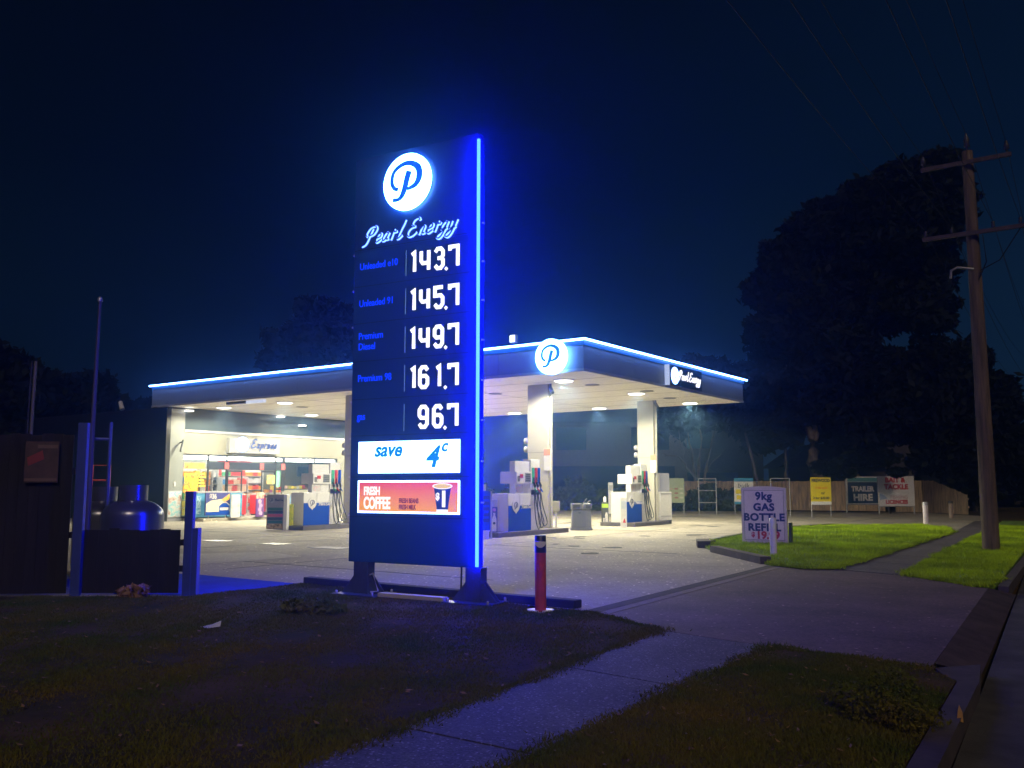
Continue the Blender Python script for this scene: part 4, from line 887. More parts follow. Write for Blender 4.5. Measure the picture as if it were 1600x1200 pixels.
mb = MB(); mb.box(-.02, .44, -.15, .15, 0, .02); mb.build("foot", M["dgrey"], t)
for lx, lb in ((4.35, "red drink cooler inside the open shop door, left one"), (5.55, "red drink cooler beside the right door leaf")):
    t = shop_thing("drink_cooler", lb, "cooler", lx, .5, .12, "red drink coolers by the door")
    mb = MB(); mb.box(0, .6, 0, .5, .06, 1.0, b=.03); mb.build("body", mat("cooler_red", (.75, .03, .04), .35), t)
    mb = MB(); mb.box(.02, .58, .02, .48, 1.001, 1.06, b=.02); mb.build("lid", M["white"], t)
    mb = MB(); mb.box(.05, .55, .05, .45, 0, .06); mb.build("foot", M["dgrey"], t)
t = shop_thing("water_stack", "row of blue shrink wrapped water packs beneath the right shop window", "water packs", 6.9, -.55)
mb = MB(); mb.box(0, 3.3, 0, .45, .0, .55, b=.01); mb.build("crate_base", M["lgrey"], t)
for k in range(6):
    mb = MB(); x = .04 + k * .54
    for j in range(3): mb.lathe([(.085, .551), (.09, .8), (.03, .93), (.03, .97)], x + .09 + j * .17, .2, 10)
    mb.build("bottle_pack", mat("water_blue", (.25, .42, .62), .25), t)

# ------------------------------------------------------------------ bollards
def bollard(loc, label, h, r, m, capm):
    t = T("bollard", label, "bollard", loc)
    mb = MB(); mb.lathe([(r, 0), (r, h * .86)], n=20); mb.build("post", m, t)
    mb = MB(); mb.lathe([(r + .003, h * .86), (r + .003, h * .98), (r * .7, h)], n=20); mb.build("cap", capm, t)
    return t
t = T("bollard", "orange red bollard with dark blue reflector cap beside the price sign", "bollard", (-6.42, 9.66, 0), R(33))
mb = MB(); mb.lathe([(.072, .0), (.072, .745)], n=24); mb.build("post", mat("bollard_orange", (.62, .075, .05), .5, var=.15, vscale=6), t)
mb = MB(); mb.lathe([(.0735, .746), (.0735, .955), (.066, .965)], n=24); c = mb.build("cap", mat("cap_dark", (.03, .035, .10), .35), t)
mb = MB(); mb.poly([(-.070, .885)] + [(-.070 * math.cos(a), .885 - .075 * math.sin(a)) for a in np.linspace(.15, 2.99, 10)] + [(.070, .885), (0, .892)], -.082, -.03); mb.build("reflector", mat("reflector_white", (.85, .85, .82), .25), c)
mb = MB(); mb.poly([(-.05, -.001), (.05, -.001), (.05, .012), (-.05, .012)], -.1, .1); mb.rings([[(.17 * math.cos(a), .13 * math.sin(a) + .06, z) for a in np.linspace(0, 2 * math.pi, 20, endpoint=False)] for z in (.012, .03)], smooth=False); mb.build("base_ring", M["white"], t)
b2 = bollard((-7.04, 20.06, .05), "white bollard in front of the gas bottle sign", .82, .075, mat("bollard_white", (.78, .70, .74), .5, var=.08, vscale=8), M["white"])
mb = MB(); mb.lathe([(.079, .58), (.079, .70)], n=20); mb.build("reflective_band", mat("band_silver", (.8, .8, .7), .3), b2)
bollard((-7.35, 38.4, .0), "white bollard at the far end of the lit lawn", .95, .10, MATS["bollard_white"], M["lgrey"])
bollard((-8.2, 48.9, .0), "brownish bollard near the end of the paling fence", .82, .11, mat("bollard_brown", (.30, .23, .18), .7), M["dgrey"])

# ------------------------------------------------------------------ freestanding signs
t = T("gas_sign", "white framed board reading 9kg gas bottle refill on the lit lawn", "sign", (-8.62, 23.93, .05), R(8))
mb = MB(); mb.rings([[(-.60, -.07, .0), (.60, -.07, .0), (.60, .05, .0), (-.60, .05, .0)], [(-.60, -.07, 1.46), (.60, -.07, 1.46), (.60, .05, 1.46), (-.60, .05, 1.46)]], smooth=False)
n = 12; mb.poly([(-.60, 1.461)] + [(.60, 1.461)] + [(.60 - 1.2 * k / n, 1.47 + .05 * math.sin(math.pi * k / n)) for k in range(0, n + 1)], -.07, .05)
f = mb.build("frame", mat("sign_frame", (.74, .64, .62), .5, var=.06), t)
mb = MB(); mb.box(-.52, .52, -.078, -.0705, .09, 1.40); p = mb.build("face", mat("sign_face", (.85, .72, .74), .5, var=.04), t)
mb = MB()
for a in ((-.53, .53, .082, .089), (-.53, .53, 1.401, 1.408)): mb.box(a[0], a[1], -.08, -.0705, a[2], a[3])
for x in (-.527, .521): mb.box(x, x + .006, -.08, -.0705, .0895, 1.4005)
mb.build("inner_line", M["dgrey"], t)
for k, (w_, s_) in enumerate((("9kg", .29), ("GAS", .27), ("BOTTLE", .27), ("REFILL", .27))):
    text("lettering", w_, s_, M["darkblue"], p, -.0, -.081, 1.14 - k * .27 + (.02 if k == 0 else 0), bold=.012, spacing=1.1, sx=1.05 if k else 1)
text("lettering", "$", .17, M["red"], p, -.30, -.081, .17, bold=.008); text("lettering", "19.99", .27, M["red"], p, .09, -.081, .12, bold=.012, sx=1.05)
mb = MB(); mb.box(.62, .68, .0, .3, 0, .55, b=.02); mb.build("rear_prop", M["dgrey"], t)
def frame_sign(name, label, cat, x, y, rz, w, h, bars=(), pan=None, r=.022, legs_below=0):
    t = T(name, label, cat, (x, y, 0), rz, None)
    for s in (-1, 1):
        mb = MB(); mb.tube([(s * w / 2, 0, -.05), (s * w / 2, 0, h)], r, 8); mb.build("leg", M["lgrey"], t)
    mb = MB(); mb.tube([(-w / 2, 0, h), (w / 2, 0, h)], r, 8)
    for z in bars: mb.tube([(-w / 2, 0, z), (w / 2, 0, z)], r * .9, 8)
    mb.build("crossbar", M["lgrey"], t)
    if pan:
        mb = MB(); mb.box(-w / 2 - .03, w / 2 + .03, -.05, -.023, pan[0], h + .04); return t, mb.build("panel", pan[1], t)
    return t, None
FZ = R(33)
t, p = frame_sign("notice_sign", "pale green notice sign on legs behind the right column", "sign", -22.1, 47.2, FZ, .85, 1.95, (.62,), (.62, mat("pale_green", (.36, .42, .26), .5)))
for k in range(9):
    mb = MB(); x = -.38 + (k % 3) * .28; z = .85 + (k // 3) * .25; mb.box(x, x + .2, -.055, -.0505, z, z + .09); mb.build("print", [mat("print_tan", (.45, .36, .26), .5), mat("print_dull_red", (.35, .12, .10), .5), mat("print_pale", (.55, .55, .45), .5)][k % 3], p)
frame_sign("sign_frame", "empty metal sign frame with two crossbars before the hedge", "sign frame", -19.95, 46.6, FZ, .95, 1.95, (1.3, .65))
t, p = frame_sign("bulk_sign", "blue and white sign reading bulk left of the gas bottle board", "sign", -18.7, 48.7, FZ, 1.0, 1.95, (.55,), (.55, M["white"]))
mb = MB(); mb.box(-.53, .53, -.056, -.0505, 1.80, 1.99); mb.box(-.53, .53, -.056, -.0505, .55, .68); mb.build("blue_band", mat("sky_ink", (.05, .28, .5), .5), p)
mb = MB(); mb.box(-.45, .40, -.056, -.0505, 1.12, 1.36); mb.box(-.40, .45, -.056, -.0505, .80, 1.04); mb.build("yellow_print", M["yellow"], p)
text("lettering", "bulk", .36, M["dgrey"], p, -.02, -.056, 1.46, shear=.2, sx=1.1)
frame_sign("sign_frame", "empty metal sign frame partly behind the gas bottle board", "sign frame", -16.0, 46.9, FZ, .98, 1.95, ())
t, p = frame_sign("firewood_sign", "yellow firewood price sign on thin legs before the paling fence", "sign", -13.7, 46.2, FZ, .95, 1.95, (.62,), (.62, M["yellow"]))
mb = MB(); mb.box(-.505, .505, -.056, -.0505, .62, .78); mb.build("white_strip", M["white"], p)
text("lettering", "FIREWOOD", .22, M["dgrey"], p, 0, -.056, 1.76, bold=.008, sx=.78); text("lettering", "15.00 each", .15, M["orange"], p, 0, -.056, 1.42)
text("lettering", "or", .2, M["dgrey"], p, .1, -.056, 1.14, bold=.004); text("lettering", "3 for $20.00", .17, M["dgrey"], p, 0, -.056, .90, bold=.004, sx=.95)
t, p = frame_sign("trailer_sign", "dark blue trailer hire sign on white posts before the fence", "sign", -13.75, 54.4, R(38), 1.9, 2.05, (.5,), (.5, M["white"]), r=.045)
mb = MB(); mb.box(-.88, .88, -.056, -.0505, .56, 1.78); mb.build("blue_face", mat("trailer_blue", (.035, .075, .15), .5), p)
mb = MB(); mb.box(-.88, .88, -.056, -.0505, 1.80, 2.03); mb.build("teal_strip", mat("teal_ink", (.10, .30, .33), .5), p)
text("lettering", "TRAILER", .40, M["white"], p, 0, -.059, 1.25, bold=.018, sx=.88); text("lettering", "HIRE", .52, M["white"], p, 0, -.059, .72, bold=.022, sx=1.05)
t, p = frame_sign("bait_sign", "white bait and tackle sign with red lettering beside trailer hire sign", "sign", -11.62, 53.05, R(38), 1.98, 2.05, (.45,), (.45, M["white"]), r=.045)
text("lettering", "BAIT &", .36, M["red"], p, -.05, -.056, 1.76, bold=.016, sx=1.05); text("lettering", "TACKLE", .38, M["red"], p, 0, -.056, 1.38, bold=.016, sx=.98)
text("lettering", "FISHING", .25, mat("faint_red", (.55, .35, .38), .5), p, .15, -.056, .86, sx=1.1); text("lettering", "LICENCES", .29, M["red"], p, 0, -.056, .58, bold=.012, sx=.98)
mb = MB(); mb.poly([(-.95, .78), (-.5, .86), (-.7, 1.05), (-.95, 1.15)], -.0555, -.0505); mb.build("blue_print", mat("pale_ink", (.35, .45, .6), .5), p)

# ------------------------------------------------------------------ fences
def paling(name, label, pts, h, m, hs=None, w=.16, rail=True):
    t = T(name, label, "fence", (pts[0][0], pts[0][1], 0))
    mb = MB(); mr = MB(); ox, oy = pts[0]; acc = 0
    tot = sum(math.dist(a, b) for a, b in zip(pts[:-1], pts[1:]))
    for a, b in zip(pts[:-1], pts[1:]):
        ln = math.dist(a, b); d = ((b[0] - a[0]) / ln, (b[1] - a[1]) / ln); nn = (-d[1], d[0]); k = 0
        while k * w < ln - w * .5:
            u = k * w; f = (acc + u) / tot; hh = (h if hs is None else np.interp(f, hs[0], hs[1])) + rnd.uniform(-.02, .02)
            o = rnd.uniform(0, .008)
            c = [(a[0] - ox + d[0] * x + nn[0] * y, a[1] - oy + d[1] * x + nn[1] * y) for x, y in ((u, o), (u + w - .003, o), (u + w - .003, o + .02), (u, o + .02))]
            mb.flat(c, .03 if hs is None else .02, hh); k += 1
        if rail:
            for z in (.35, .75):
                zz = h * z
                c = [(a[0] - ox + d[0] * x + nn[0] * y, a[1] - oy + d[1] * x + nn[1] * y) for x, y in ((0, .035), (ln, .035), (ln, .08), (0, .08))]; mr.flat(c, zz * (.6 if hs else 1), zz * (.6 if hs else 1) + .09)
        acc += ln
    mb.build("palings", m, t); mr.build("rail", m, t); return t
paling("paling_fence", "pale timber paling fence behind the roadside signs", [(-25.5, 52.6), (-18.6, 56.6), (-13.2, 57.6)], 1.85, M["wood"])
paling("paling_fence", "pale timber paling fence sloping down at its right end", [(-12.6, 57.2), (-11.0, 56.9), (-8.2, 54.0)], 1.8, M["wood"], hs=((0, .45, 1), (1.9, 1.85, 1.05)))
# dark fence at left
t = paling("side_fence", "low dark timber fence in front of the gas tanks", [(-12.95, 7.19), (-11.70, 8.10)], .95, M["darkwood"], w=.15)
mb = MB(); mb.box(-.06, .06, -.06, .06, 0, 1.51, b=.008); q = mb.build("end_post", mat("post_blue_glow", (.03, .05, .20), .6, var=.1), t); q.location = (-11.63 + 12.95, 8.15 - 7.19, 0); q.rotation_euler = (0, 0, R(36))  # the sign's blue light is painted into the end posts' colour
mb = MB(); mb.box(-.075, .075, -.075, .075, 0, .97, b=.006); q = mb.build("end_post", MATS["post_blue_glow"], t); q.location = (-11.59 + 12.95, 8.21 - 7.19, 0); q.rotation_euler = (0, 0, R(36))
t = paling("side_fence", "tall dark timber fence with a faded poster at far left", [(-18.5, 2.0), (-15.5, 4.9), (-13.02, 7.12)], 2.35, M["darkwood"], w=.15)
mb = MB(); mb.box(-.06, .075, -.05, .05, 0, 2.52, b=.006); q = mb.build("end_post", MATS["post_blue_glow"], t); q.location = (-12.90 + 18.5, 7.16 - 2.0, 0); q.rotation_euler = (0, 0, R(40))
t = T("faded_poster", "faded orange poster fixed to the tall dark fence", "poster", (-13.30, 6.80, 0), R(42))
mb = MB(); mb.box(-.25, .22, -.03, -.012, 1.64, 2.24); p = mb.build("sheet", mat("poster_brown", (.075, .040, .02), .6, var=.3, vscale=5), t)
mb = MB(); mb.poly([(-.20, 1.88), (.02, 1.98), (-.01, 2.11), (-.22, 2.0)], -.036, -.0305); mb.build("red_print", mat("poster_red", (.25, .035, .02), .6), p)
mb = MB(); mb.box(-.24, .21, -.035, -.0305, 1.66, 1.70); mb.box(-.08, .2, -.035, -.0305, 2.14, 2.19); mb.build("pale_print", mat("poster_tan", (.16, .10, .05), .6), p)

# ------------------------------------------------------------------ gas tanks, pipes behind the fence
tm = mat("tank_silver", (.20, .21, .24), .28, metal=.75, var=.08, vscale=3)
def tank(loc, label):
    t = T("gas_tank", label, "gas tank", loc, 0, "gas tanks behind the low fence")
    mb = MB(); prof = [(.3, 0), (.5, .06), (.525, .16), (.525, 1.06)] + [(.525 * math.cos(a) if a < 1.0 else .525 * math.cos(a), 1.06 + .30 * math.sin(a)) for a in np.linspace(.15, 1.25, 8)]
    mb.lathe(prof, n=36); mb.build("shell", tm, t)
    mb = MB(); mb.lathe([(.235, 1.33), (.24, 1.60)], n=28, cap=False); mb.lathe([(.225, 1.60), (.225, 1.33)], n=28, cap=False); mb.lathe([(.225, 1.6), (.24, 1.6)], n=28, cap=False); mb.build("collar", tm, t)
    mb = MB(); mb.lathe([(.03, 1.3), (.03, 1.5), (.06, 1.52), (.06, 1.56)], n=10); mb.build("valve", M["dgrey"], t)
    return t
t0 = tank((-14.86, 9.24, 0), "large silver gas tank with round collar behind the low fence")
copy_thing(t0, (-16.30, 9.52, -.03), label="second gas tank half hidden by the tall blue-lit post")
t = T("tall_mast", "tall thin flagpole rising behind the tall blue-lit post", "pole", (-15.24, 8.62, 0))
mb = MB(); mb.tube([(0, 0, 0), (0.0, 0.0, 2.6), (.01, 0.01, 4.9)], [.05, .042, .026], 10, 1); mb.build("shaft", mat("mast_dull", (.06, .06, .075), .6), t)
mb = MB(); mb.lathe([(.045, 4.88), (.05, 4.93), (.02, 4.97)], .01, .01, 10); mb.build("cap", M["galv"], t)
t = T("pipe_frame", "dark pipe frame with crossbar behind the gas tanks", "pipe frame", (-15.2, 8.75, 0), R(58))
for x in (-.13, .16):
    mb = MB(); mb.tube([(x, .1, 0), (x, .1, 2.72)], .035, 10); mb.build("upright", M["steelblue"], t)
mb = MB(); mb.tube([(-.13, .1, 2.42), (.16, .1, 2.42)], .03, 8); mb.build("crossbar", M["steelblue"], t)
t = T("safety_gate", "small orange tubular gate glimpsed behind the gas tanks", "gate", (-17.36, 10.05, 0), R(58))
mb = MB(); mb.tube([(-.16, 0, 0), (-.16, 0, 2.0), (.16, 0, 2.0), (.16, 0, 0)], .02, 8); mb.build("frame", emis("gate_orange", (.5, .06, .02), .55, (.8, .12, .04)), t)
mb = MB(); mb.tube([(-.16, 0, 1.7), (.16, 0, 1.7)], .018, 8); mb.build("bar", M["orange"], t)
t = T("thin_pole", "thin pale pole rising beyond the tall dark fence", "pole", (-18.0, 8.9, 0), R(60))
mb = MB(); mb.tube([(.0, 0, 0), (.03, 0, 4.05)], .03, 8); mb.build("shaft", mat("pole_dull", (.13, .12, .11), .7), t)
mb = MB(); mb.tube([(-.05, 0, 2.2), (-.04, 0, 4.04)], .012, 6); mb.build("cable", M["dgrey"], t)
# roof corner camera on shop
t = T("roof_lamp", "small white lamp on the dark shop roof corner", "lamp", (-39.6, 23.75, 5.03), R(40))
mb = MB(); mb.tube([(0, 0, 0), (0, 0, .2)], .025, 6); mb.build("bracket", M["dgrey"], t)
mb = MB(); mb.tube([(.1, -.1, .12), (-.06, .05, .5)], [.11, .09], 10, 1); mb.build("head", M["white"], t)

# ------------------------------------------------------------------ power pole and lines
t = T("power_pole", "tall timber power pole with two crossarms on the right verge", "power pole", (-3.35, 25.13, 0))
mb = MB(); mb.tube([(0, 0, -.1), (0, 0, 3.5), (0.0, 0, 7), (-.02, 0, 10.2)], [.20, .18, .155, .13], 16, 1); mb.build("shaft", M["pole"], t)
for z, x0, x1 in ((9.85, -1.1, 1.0), (7.98, -1.15, 1.2)):
    mb = MB(); mb.box(x0, x1, -.27, -.18, z - .05, z + .05, b=.008); a = mb.build("crossarm", M["arm"], t)
    for x in ((x0 + .06, x1 - .1) if z > 9 else (x0 + .08, -.45, .5, x1 - .1)):
        mb = MB(); mb.lathe([(.02, z + .06), (.025, z + .14), (.07, z + .15), (.05, z + .2), (.075, z + .22), (.05, z + .27), (.03, z + .36)] if z > 9 else [(.02, z + .06), (.05, z + .1), (.03, z + .16), (.05, z + .2), (.02, z + .22)], x, -.225, 10)
        i_ = mb.build("insulator", M["dgrey"], a)
mb = MB(); mb.lathe([(.03, 10.2), (.03, 10.32), (.08, 10.34), (.06, 10.45), (.08, 10.5), (.04, 10.62), (.02, 10.7)], -.02, 0, 10); mb.build("insulator", M["dgrey"], t)
mb = MB(); mb.tube([(.0, -.2, 7.05), (-.35, -.3, 7.12), (-.5, -.32, 7.05), (-.52, -.32, 6.85)], .035, 8); mb.build("bracket", M["galv"], t)
mb = MB(); mb.tube([(.25, -.2, 7.9), (.3, -.2, 7.2), (.12, -.17, 6.8)], .014, 6); mb.tube([(1.1, -.2, 7.95), (.6, -.2, 7.2), (.15, -.17, 7.0)], .014, 6); mb.build("cable", M["black"], t)
def wire(name, label, p, q, sag):
    P = [Vector(p).lerp(Vector(q), k / 24) - Vector((0, 0, sag * 4 * (k / 24) * (1 - k / 24))) for k in range(25)]
    mb = MB(); mb.tube(P, .007, 5); o = mb.build(name, M["black"]); tag(o, label, "wire", "overhead wires")
dxr = -.045
for lab, x, z in (("left upper", -1.04, 10.2), ("centre top", -.02, 10.7), ("right upper", .9, 10.2), ("left lower", -1.07, 8.2), ("inner left lower", -.45, 8.2), ("inner right lower", .5, 8.2), ("outer right lower", 1.1, 8.2)):
    wire("overhead_wire", f"{lab} overhead wire running from the power pole toward the camera", (-3.35 + x, 24.9, z), (-3.35 + x - dxr * 45, -20, z), 1.0)
    wire("overhead_wire", f"{lab} overhead wire running from the power pole into the distance", (-3.35 + x, 24.9, z), (-3.35 + x + dxr * 45, 70, z), 1.0)

# ------------------------------------------------------------------ trees and shrubs
def leafmesh(name, lobes, n, size, m, parent, squash=.85):
    """lobes: (x,y,z,rx,ry,rz); leaf cards spread mostly through the outer shell of each lobe"""
    lob = np.array(lobes, float); wgt = (lob[:, 3] * lob[:, 4] + lob[:, 3] * lob[:, 5]); wgt /= wgt.sum()
    idx = npr.choice(len(lob), n, p=wgt)
    d = npr.normal(size=(n, 3)); d /= np.linalg.norm(d, axis=1)[:, None]
    ph = npr.uniform(0, 6.28, (len(lob), 3))
    bump = 1 + .16 * np.sin(d[:, 0] * 7 + ph[idx, 0]) * np.sin(d[:, 1] * 6 + ph[idx, 1]) + .14 * np.sin(d[:, 2] * 9 + ph[idx, 2])
    r = npr.random(n) ** .33 * .38 + .62; r *= bump; r *= np.where(npr.random(n) < .10, npr.uniform(1, 1.22, n), 1)
    c = lob[idx, :3] + d * r[:, None] * lob[idx, 3:]
    s = size * npr.uniform(.5, 1.3, n)
    a = npr.normal(size=(n, 3)); a /= np.linalg.norm(a, axis=1)[:, None]
    b = np.cross(a, npr.normal(size=(n, 3))); b /= np.linalg.norm(b, axis=1)[:, None]
    v = np.empty((n, 4, 3)); v[:, 0] = c - a * s[:, None]; v[:, 1] = c - b * s[:, None] * .45; v[:, 2] = c + a * s[:, None]; v[:, 3] = c + b * s[:, None] * .45
    me = bpy.data.meshes.new(name); me.vertices.add(n * 4); me.vertices.foreach_set("co", v.ravel())
    me.loops.add(n * 4); me.loops.foreach_set("vertex_index", np.arange(n * 4, dtype=np.int32))
    me.polygons.add(n); me.polygons.foreach_set("loop_start", np.arange(0, n * 4, 4, dtype=np.int32)); me.polygons.foreach_set("loop_total", np.full(n, 4, np.int32))
    me.update(calc_edges=True); me.materials.append(m)
    o = bpy.data.objects.new(name, me); col.objects.link(o); o.parent = parent; return o
def limb(mb, p, q, r0, r1, wob=.15, n=6):
    p, q = Vector(p), Vector(q); P = []
    for k in range(n + 1):
        u = k / n; w = Vector((rnd.uniform(-1, 1), rnd.uniform(-1, 1), rnd.uniform(-.4, .4))) * wob * math.sin(math.pi * u)
        P.append(p.lerp(q, u) + w)
    mb.tube(P, [r0 + (r1 - r0) * k / n for k in range(n + 1)], 8, 1)
# image-plane basis at the tree line (right and away directions on the ground)
RT = Vector((math.cos(R(35.4)), math.sin(R(35.4)), 0)); FW = Vector((-math.sin(R(35.4)), math.cos(R(35.4)), 0))
def tree(name, label, base, lobes, n, size, trunks, m=None, group=None, cat="tree"):
    t = T(name, label, cat, base, 0, group)
    W = lambda u, w, z: (RT * u + FW * w + Vector((0, 0, z)))[:]
    if trunks:
        mb = MB()
        for (a, b, r0, r1) in trunks: limb(mb, W(*a), W(*b), r0, r1)
        mb.build("trunk", M["bark"], t)
    if lobes: leafmesh("crown", [W(u, w, z) + (rx, ry, rz) for u, w, z, rx, ry, rz in lobes], n, size, m or M["leaf"], t)
    return t
# big dark tree: u is metres to the right of its trunk, seen from the road
big = [(8.8, -0.5, 22.4, 1.9, 1.9, 1.75), (10.0, 0.2, 20.9, 1.5, 1.5, 1.38), (6.3, -0.2, 21.6, 2.0, 2.0, 1.84), (4.0, 0.3, 20.7, 1.8, 1.8, 1.66), (1.7, 0.4, 19.3, 1.9, 1.9, 1.75), (-0.4, -0.9, 18.2, 1.6, 1.6, 1.47), (-2.0, -1.0, 16.6, 1.5, 1.5, 1.38), (-2.6, 0.8, 14.7, 1.7, 1.7, 1.56), (8.4, -0.4, 19.5, 2.3, 2.3, 2.12), (5.3, -0.5, 18.2, 2.8, 2.8, 2.58), (2.0, 1.2, 16.4, 2.8, 2.8, 2.58), (-0.7, 0.0, 13.8, 2.7, 2.7, 2.48), (8.4, 0.8, 16.2, 2.0, 2.0, 1.84), (7.6, 0.0, 13.2, 2.0, 2.0, 1.84), (4.8, 0.4, 13.8, 2.7, 2.7, 2.48), (-3.0, -0.7, 11.6, 1.6, 1.6, 1.47), (1.3, 0.4, 11.2, 3.0, 3.0, 2.76), (-1.3, 0.9, 9.5, 2.5, 2.5, 2.3), (7.9, 0.2, 9.9, 1.7, 1.7, 1.56), (6.7, 0.6, 8.0, 1.9, 1.9, 1.75), (3.8, 0.5, 8.7, 2.6, 2.6, 2.39), (-3.6, -0.9, 8.0, 1.7, 1.7, 1.56), (0.7, 0.7, 7.0, 2.6, 2.6, 2.39), (-2.2, 0.3, 6.1, 2.1, 2.1, 1.93), (5.1, -0.3, 5.9, 2.1, 2.1, 1.93), (2.5, -0.9, 5.2, 1.9, 1.9, 1.75), (-3.5, 0.9, 5.3, 1.6, 1.6, 1.47)]
tree("dark_tree", "huge dark tree with a lumpy leaning crown behind the fence", (-17.8, 59.4, 0), [(u, w, z, rx * .93, ry * .93, rz * .9) for u, w, z, rx, ry, rz in big], 62000, .36,
     [((0, 0, -.1), (-.2, 0, 4.6), .45, .36), ((-.2, 0, 4.5), (3, 0, 15), .34, .1), ((-.2, 0, 4.5), (-2.4, 0, 11), .26, .08), ((3.6, .5, 0), (1.6, .5, 5.2), .2, .15), ((1.6, .5, 5.1), (0, .3, 9), .15, .06)])
tree("dark_tree", "smaller dark tree at the right edge beyond the power pole", (-9.2, 62.5, 0), [(0, 0, 8.6, 1.6, 1.8, 2.2), (.9, 0, 6.4, 2.2, 2.2, 2.4), (-1.4, 0, 5.4, 2.2, 2.2, 2.4), (1.2, 0, 3.4, 2.4, 2.2, 2.4), (-1.0, 0, 2.6, 2.4, 2.2, 2.2)], 15000, .34, [((0, 0, -.1), (0, 0, 7.5), .3, .1)])
tree("dark_tree", "low dark bushy tree at the far right beyond the road", (-4.5, 78, 0), [(0, 0, 3.2, 3.5, 3, 2.6), (4, 0, 2.6, 3.2, 3, 2.2), (8, 1, 2.8, 3.5, 3, 2.4), (-3, 0, 2.2, 2.5, 2.5, 2)], 12000, .35, [((0, 0, -.1), (0, 0, 3), .25, .1)])
tree("bare_tree", "pale many stemmed bare tree behind the empty sign frame", (-24.0, 54.6, 0), [(-1.0, .8, 6.6, 2.4, 2, 1.9), (1.4, .8, 7.2, 2.2, 2, 1.8), (.2, .8, 8.6, 2.2, 2, 1.6)], 9000, .3,
     [((.1, 0, -.1), (-.2, 0, 2.2), .16, .12), ((-.2, 0, 2.1), (-1.2, 0, 3.4), .1, .06), ((-1.2, 0, 3.4), (-2.6, 0, 3.7), .06, .02), ((-.2, 0, 2.2), (-.6, 0, 5.4), .1, .03), ((.0, 0, 2.0), (.25, 0, 6.0), .12, .04), ((.15, 0, .5), (.9, 0, 4.2), .11, .05), ((.9, 0, 4.2), (1.3, 0, 6.2), .05, .02), ((-.9, 0, 3.1), (-1.2, 0, 5.2), .05, .015), ((.5, 0, 2.4), (1.8, 0, 4.0), .05, .02)])
tree("bare_tree", "slim bent tree trunk rising behind the fence near the bulk sign", (-20.9, 57.3, 0), [(-.6, .5, 6.5, 1.8, 1.8, 1.6), (-.2, .5, 8.2, 1.6, 1.6, 1.5)], 6000, .3, [((.4, 0, -.1), (-.3, 0, 2.6), .16, .12), ((-.3, 0, 2.5), (-.9, 0, 6.2), .12, .05), ((1.9, .2, -.1), (1.8, .2, 4.6), .14, .1)])
# left far trees
tree("dark_tree", "faint dark tree silhouette rising behind the canopy near the price sign", (-47.0, 42.0, 0), [(.8, 0, 12.2, 2.3, 2.3, 2.2), (-.4, 0, 10.2, 2.9, 2.8, 2.4), (1.8, 0, 10, 3, 2.8, 2.6), (.4, 0, 7, 3.6, 3, 3)], 14000, .4, [((0, 0, -.1), (.6, 0, 10), .35, .1)])
tree("dark_tree", "faint dark tree left of the canopy behind the thin flagpole", (-54.0, 30.5, 0), [(0, 0, 7.4, 1.4, 1.4, 1.4), (-1.2, 0, 5.6, 2.6, 2.4, 2), (1.6, 0, 5.4, 2.6, 2.4, 1.8), (4.6, 0, 5.4, 2.6, 2.4, 1.8), (7.5, 0, 5.8, 2.8, 2.4, 1.6)], 14000, .35, [((0, 0, -.1), (0, 0, 5), .3, .1)])
tree("dark_tree", "dark rounded tree mass at the far left edge", (-52.0, 24.5, 0), [(-2.5, 0, 7.6, 3, 2.6, 2.2), (.5, 0, 6.6, 2.6, 2.6, 2), (-1, 0, 4.4, 4, 3, 2.6), (-6, 0, 6.0, 3.4, 3, 3)], 14000, .38, [((-1, 0, -.1), (-1, 0, 5), .35, .12)])
# shrubs in front of the fence and below the canopy edge
sh = [((-24.6, 50.9), 1.2, "round dark shrub right of the pale green notice sign"), ((-22.6, 52.9), 1.5, "tall dark shrub behind the empty sign frame with crossbars"), ((-21.0, 53.8), 1.35, "spiky dark shrub between the empty frame and the bulk sign"), ((-27.4, 50.3), 1.7, "dark bush behind the right canopy column"), ((-30.2, 49.6), 1.9, "dark bush behind the small advert sign near the bin"), ((-33.2, 48.2), 2.1, "broad dark bush behind the grey bin"), ((-36.4, 46.6), 2.0, "dark bush just right of the front column")]
for (xy, h, lb) in sh:
    tree("shrub", lb, (xy[0], xy[1], 0), [(0, 0, h * .55, .9, .8, h * .5), (.7, .2, h * .4, .8, .7, h * .42), (-.7, 0, h * .4, .85, .7, h * .42), (.1, 0, h * .85, .5, .5, h * .25)], 3200, .16, [((0, 0, -.05), (0, 0, h * .7), .05, .02), ((0, 0, .1), (.5, 0, h * .6), .03, .015)], M["leaf2"], "shrubs behind the forecourt", "shrub")
tree("shrub", "overhanging dark foliage across the tops of the two hire signs", (-12.25, 50.9, 0), [(-1.45, 0, 2.24, .5, .4, .24), (-.8, .1, 3.0, 1.0, .5, .42), (.5, .1, 3.05, 1.0, .5, .42), (1.3, 0, 2.30, .5, .4, .24), (-2.4, .3, 2.6, .8, .5, .4)], 5500, .13, [((1.9, 2.6, -.1), (1.7, 2.4, 2.6), .06, .05), ((1.7, 2.4, 2.55), (.5, .4, 3.0), .05, .03)], M["leaf"], None, "shrub")
tree("shrub", "small weedy shrub on the dim verge beside the kerb", (-1.58, 6.7, 0), [(0, 0, .14, .22, .2, .14), (.1, .15, .2, .15, .15, .12), (-.14, -.1, .1, .2, .15, .1), (.05, -.25, .08, .2, .2, .08), (-.1, .3, .09, .2, .2, .1)], 3200, .016, [((0, 0, 0), (0, 0, .2), .006, .003)], M["grassd"], None, "shrub")
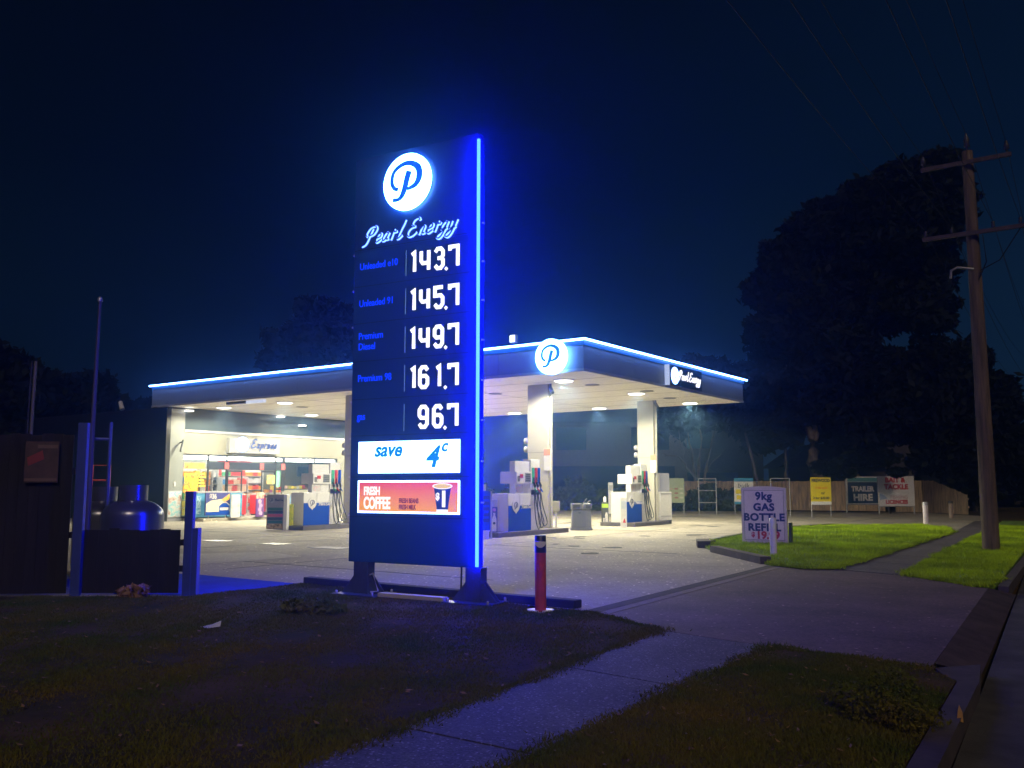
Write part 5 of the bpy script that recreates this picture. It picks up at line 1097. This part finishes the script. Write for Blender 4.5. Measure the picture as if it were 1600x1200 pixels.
tree("shrub", "dark grass tussock on the verge before the price sign", (-8.75, 7.85, 0), [(0, 0, .08, .35, .2, .09), (.25, 0, .06, .25, .18, .07)], 1000, .05, [((0, 0, 0), (0, 0, .1), .006, .003)], M["grassd"], None, "grass tussock")
# litter by the dark fence, leaf on the kerb
tag(leafmesh("dry_litter", [(-12.1, 7.55, .06, .22, .12, .09), (-11.95, 7.62, .08, .1, .1, .08)], 240, .06, mat("dry_leaf", (.30, .17, .08), .8, var=.4, vscale=9), None), "heap of dry brown leaves at the foot of the low dark fence", "leaf litter")
mb = MB(); P = [(-1.27, 7.02, .03), (-1.22, 6.98, .06), (-1.17, 7.0, .045), (-1.12, 6.92, -.02), (-1.16, 6.86, -.05)]
mb.add([(-1.24, 7.3, .03), (-1.21, 7.06, .04), (-1.18, 7.06, .035), (-1.15, 6.9, .0), (-1.19, 6.9, .01)], [(0, 1, 2), (1, 4, 3, 2)]); tag(mb.build("fallen_leaf", mat("leaf_gold", (.55, .30, .06), .6)), "single curled yellow leaf on the road kerb", "leaf")
mb = MB(); mb.add([(-8.86, 6.4, .012), (-8.7, 6.44, .05), (-8.66, 6.36, .02), (-8.62, 6.5, .09), (-8.6, 6.47, .03)], [(0, 1, 2), (2, 1, 3), (2, 3, 4)]); tag(mb.build("paper_scrap", M["white"]), "small crumpled pale paper scrap on the dim verge", "litter")

# ------------------------------------------------------------------ house beyond the hedge
t = T("house", "dim two storey house with dark windows beyond the hedge", "house", (-38.5, 61.0, 0), R(33))
mb = MB(); mb.box(-2.2, 16, 0, 8, 0, 6.6); mb.build("wall", M["house"], t)
mb = MB(); mb.poly([(-2.8, 6.6), (16.6, 6.6), (13.5, 8.6), (.5, 8.6)], -.5, 8.5); mb.build("roof", M["roof"], t)
for x0, x1, z0, z1 in ((-.4, 2.0, 4.4, 6.2), (5.6, 8.6, 4.4, 6.2), (10, 12, 4.5, 6.1), (-1.5, 9.0, .4, 3.1), (10, 14, .6, 2.6)):
    mb = MB(); mb.box(x0, x1, -.02, .0, z0, z1); w_ = mb.build("window", M["window"], t)
    mb = MB(); mb.box(x0 - .06, x1 + .06, -.06, -.021, z0 - .08, z0 - .001); mb.build("sill", M["house"], w_)
t = T("house", "dark low house glimpsed between tree trunks behind the fence", "house", (-16.5, 74, 0), R(30))
mb = MB(); mb.box(-8, 9, 0, 7, 0, 3.0); mb.build("wall", mat("house_dark", (.10, .085, .08), .8), t)
mb = MB(); mb.poly([(-8.6, 3.0), (9.6, 3.0), (7, 4.8), (-6, 4.8)], -.5, 7.5); mb.build("roof", M["roof"], t)
mb = MB(); mb.box(4.2, 4.55, -.02, 0, 1.5, 2.6); mb.build("window", emis("lit_window", (.9, .55, .25), .25), t)

# ------------------------------------------------------------------ haze added to stand in for lens bloom round the lights
hz = bpy.data.materials.new("bloom_haze"); hz.use_nodes = True; n = hz.node_tree.nodes; l = hz.node_tree.links
n.remove(n["Principled BSDF"]); pv = n.new("ShaderNodeVolumePrincipled"); l.new(pv.outputs[0], n["Material Output"].inputs["Volume"])
pv.inputs["Color"].default_value = (.30, .62, 1, 1); pv.inputs["Density"].default_value = 0.0062; pv.inputs["Anisotropy"].default_value = 0.91
mb = MB(); mb.box(-145, 65, -65, 175, -1.6, 30); o = mb.build("haze", hz); tag(o, kind="stuff")
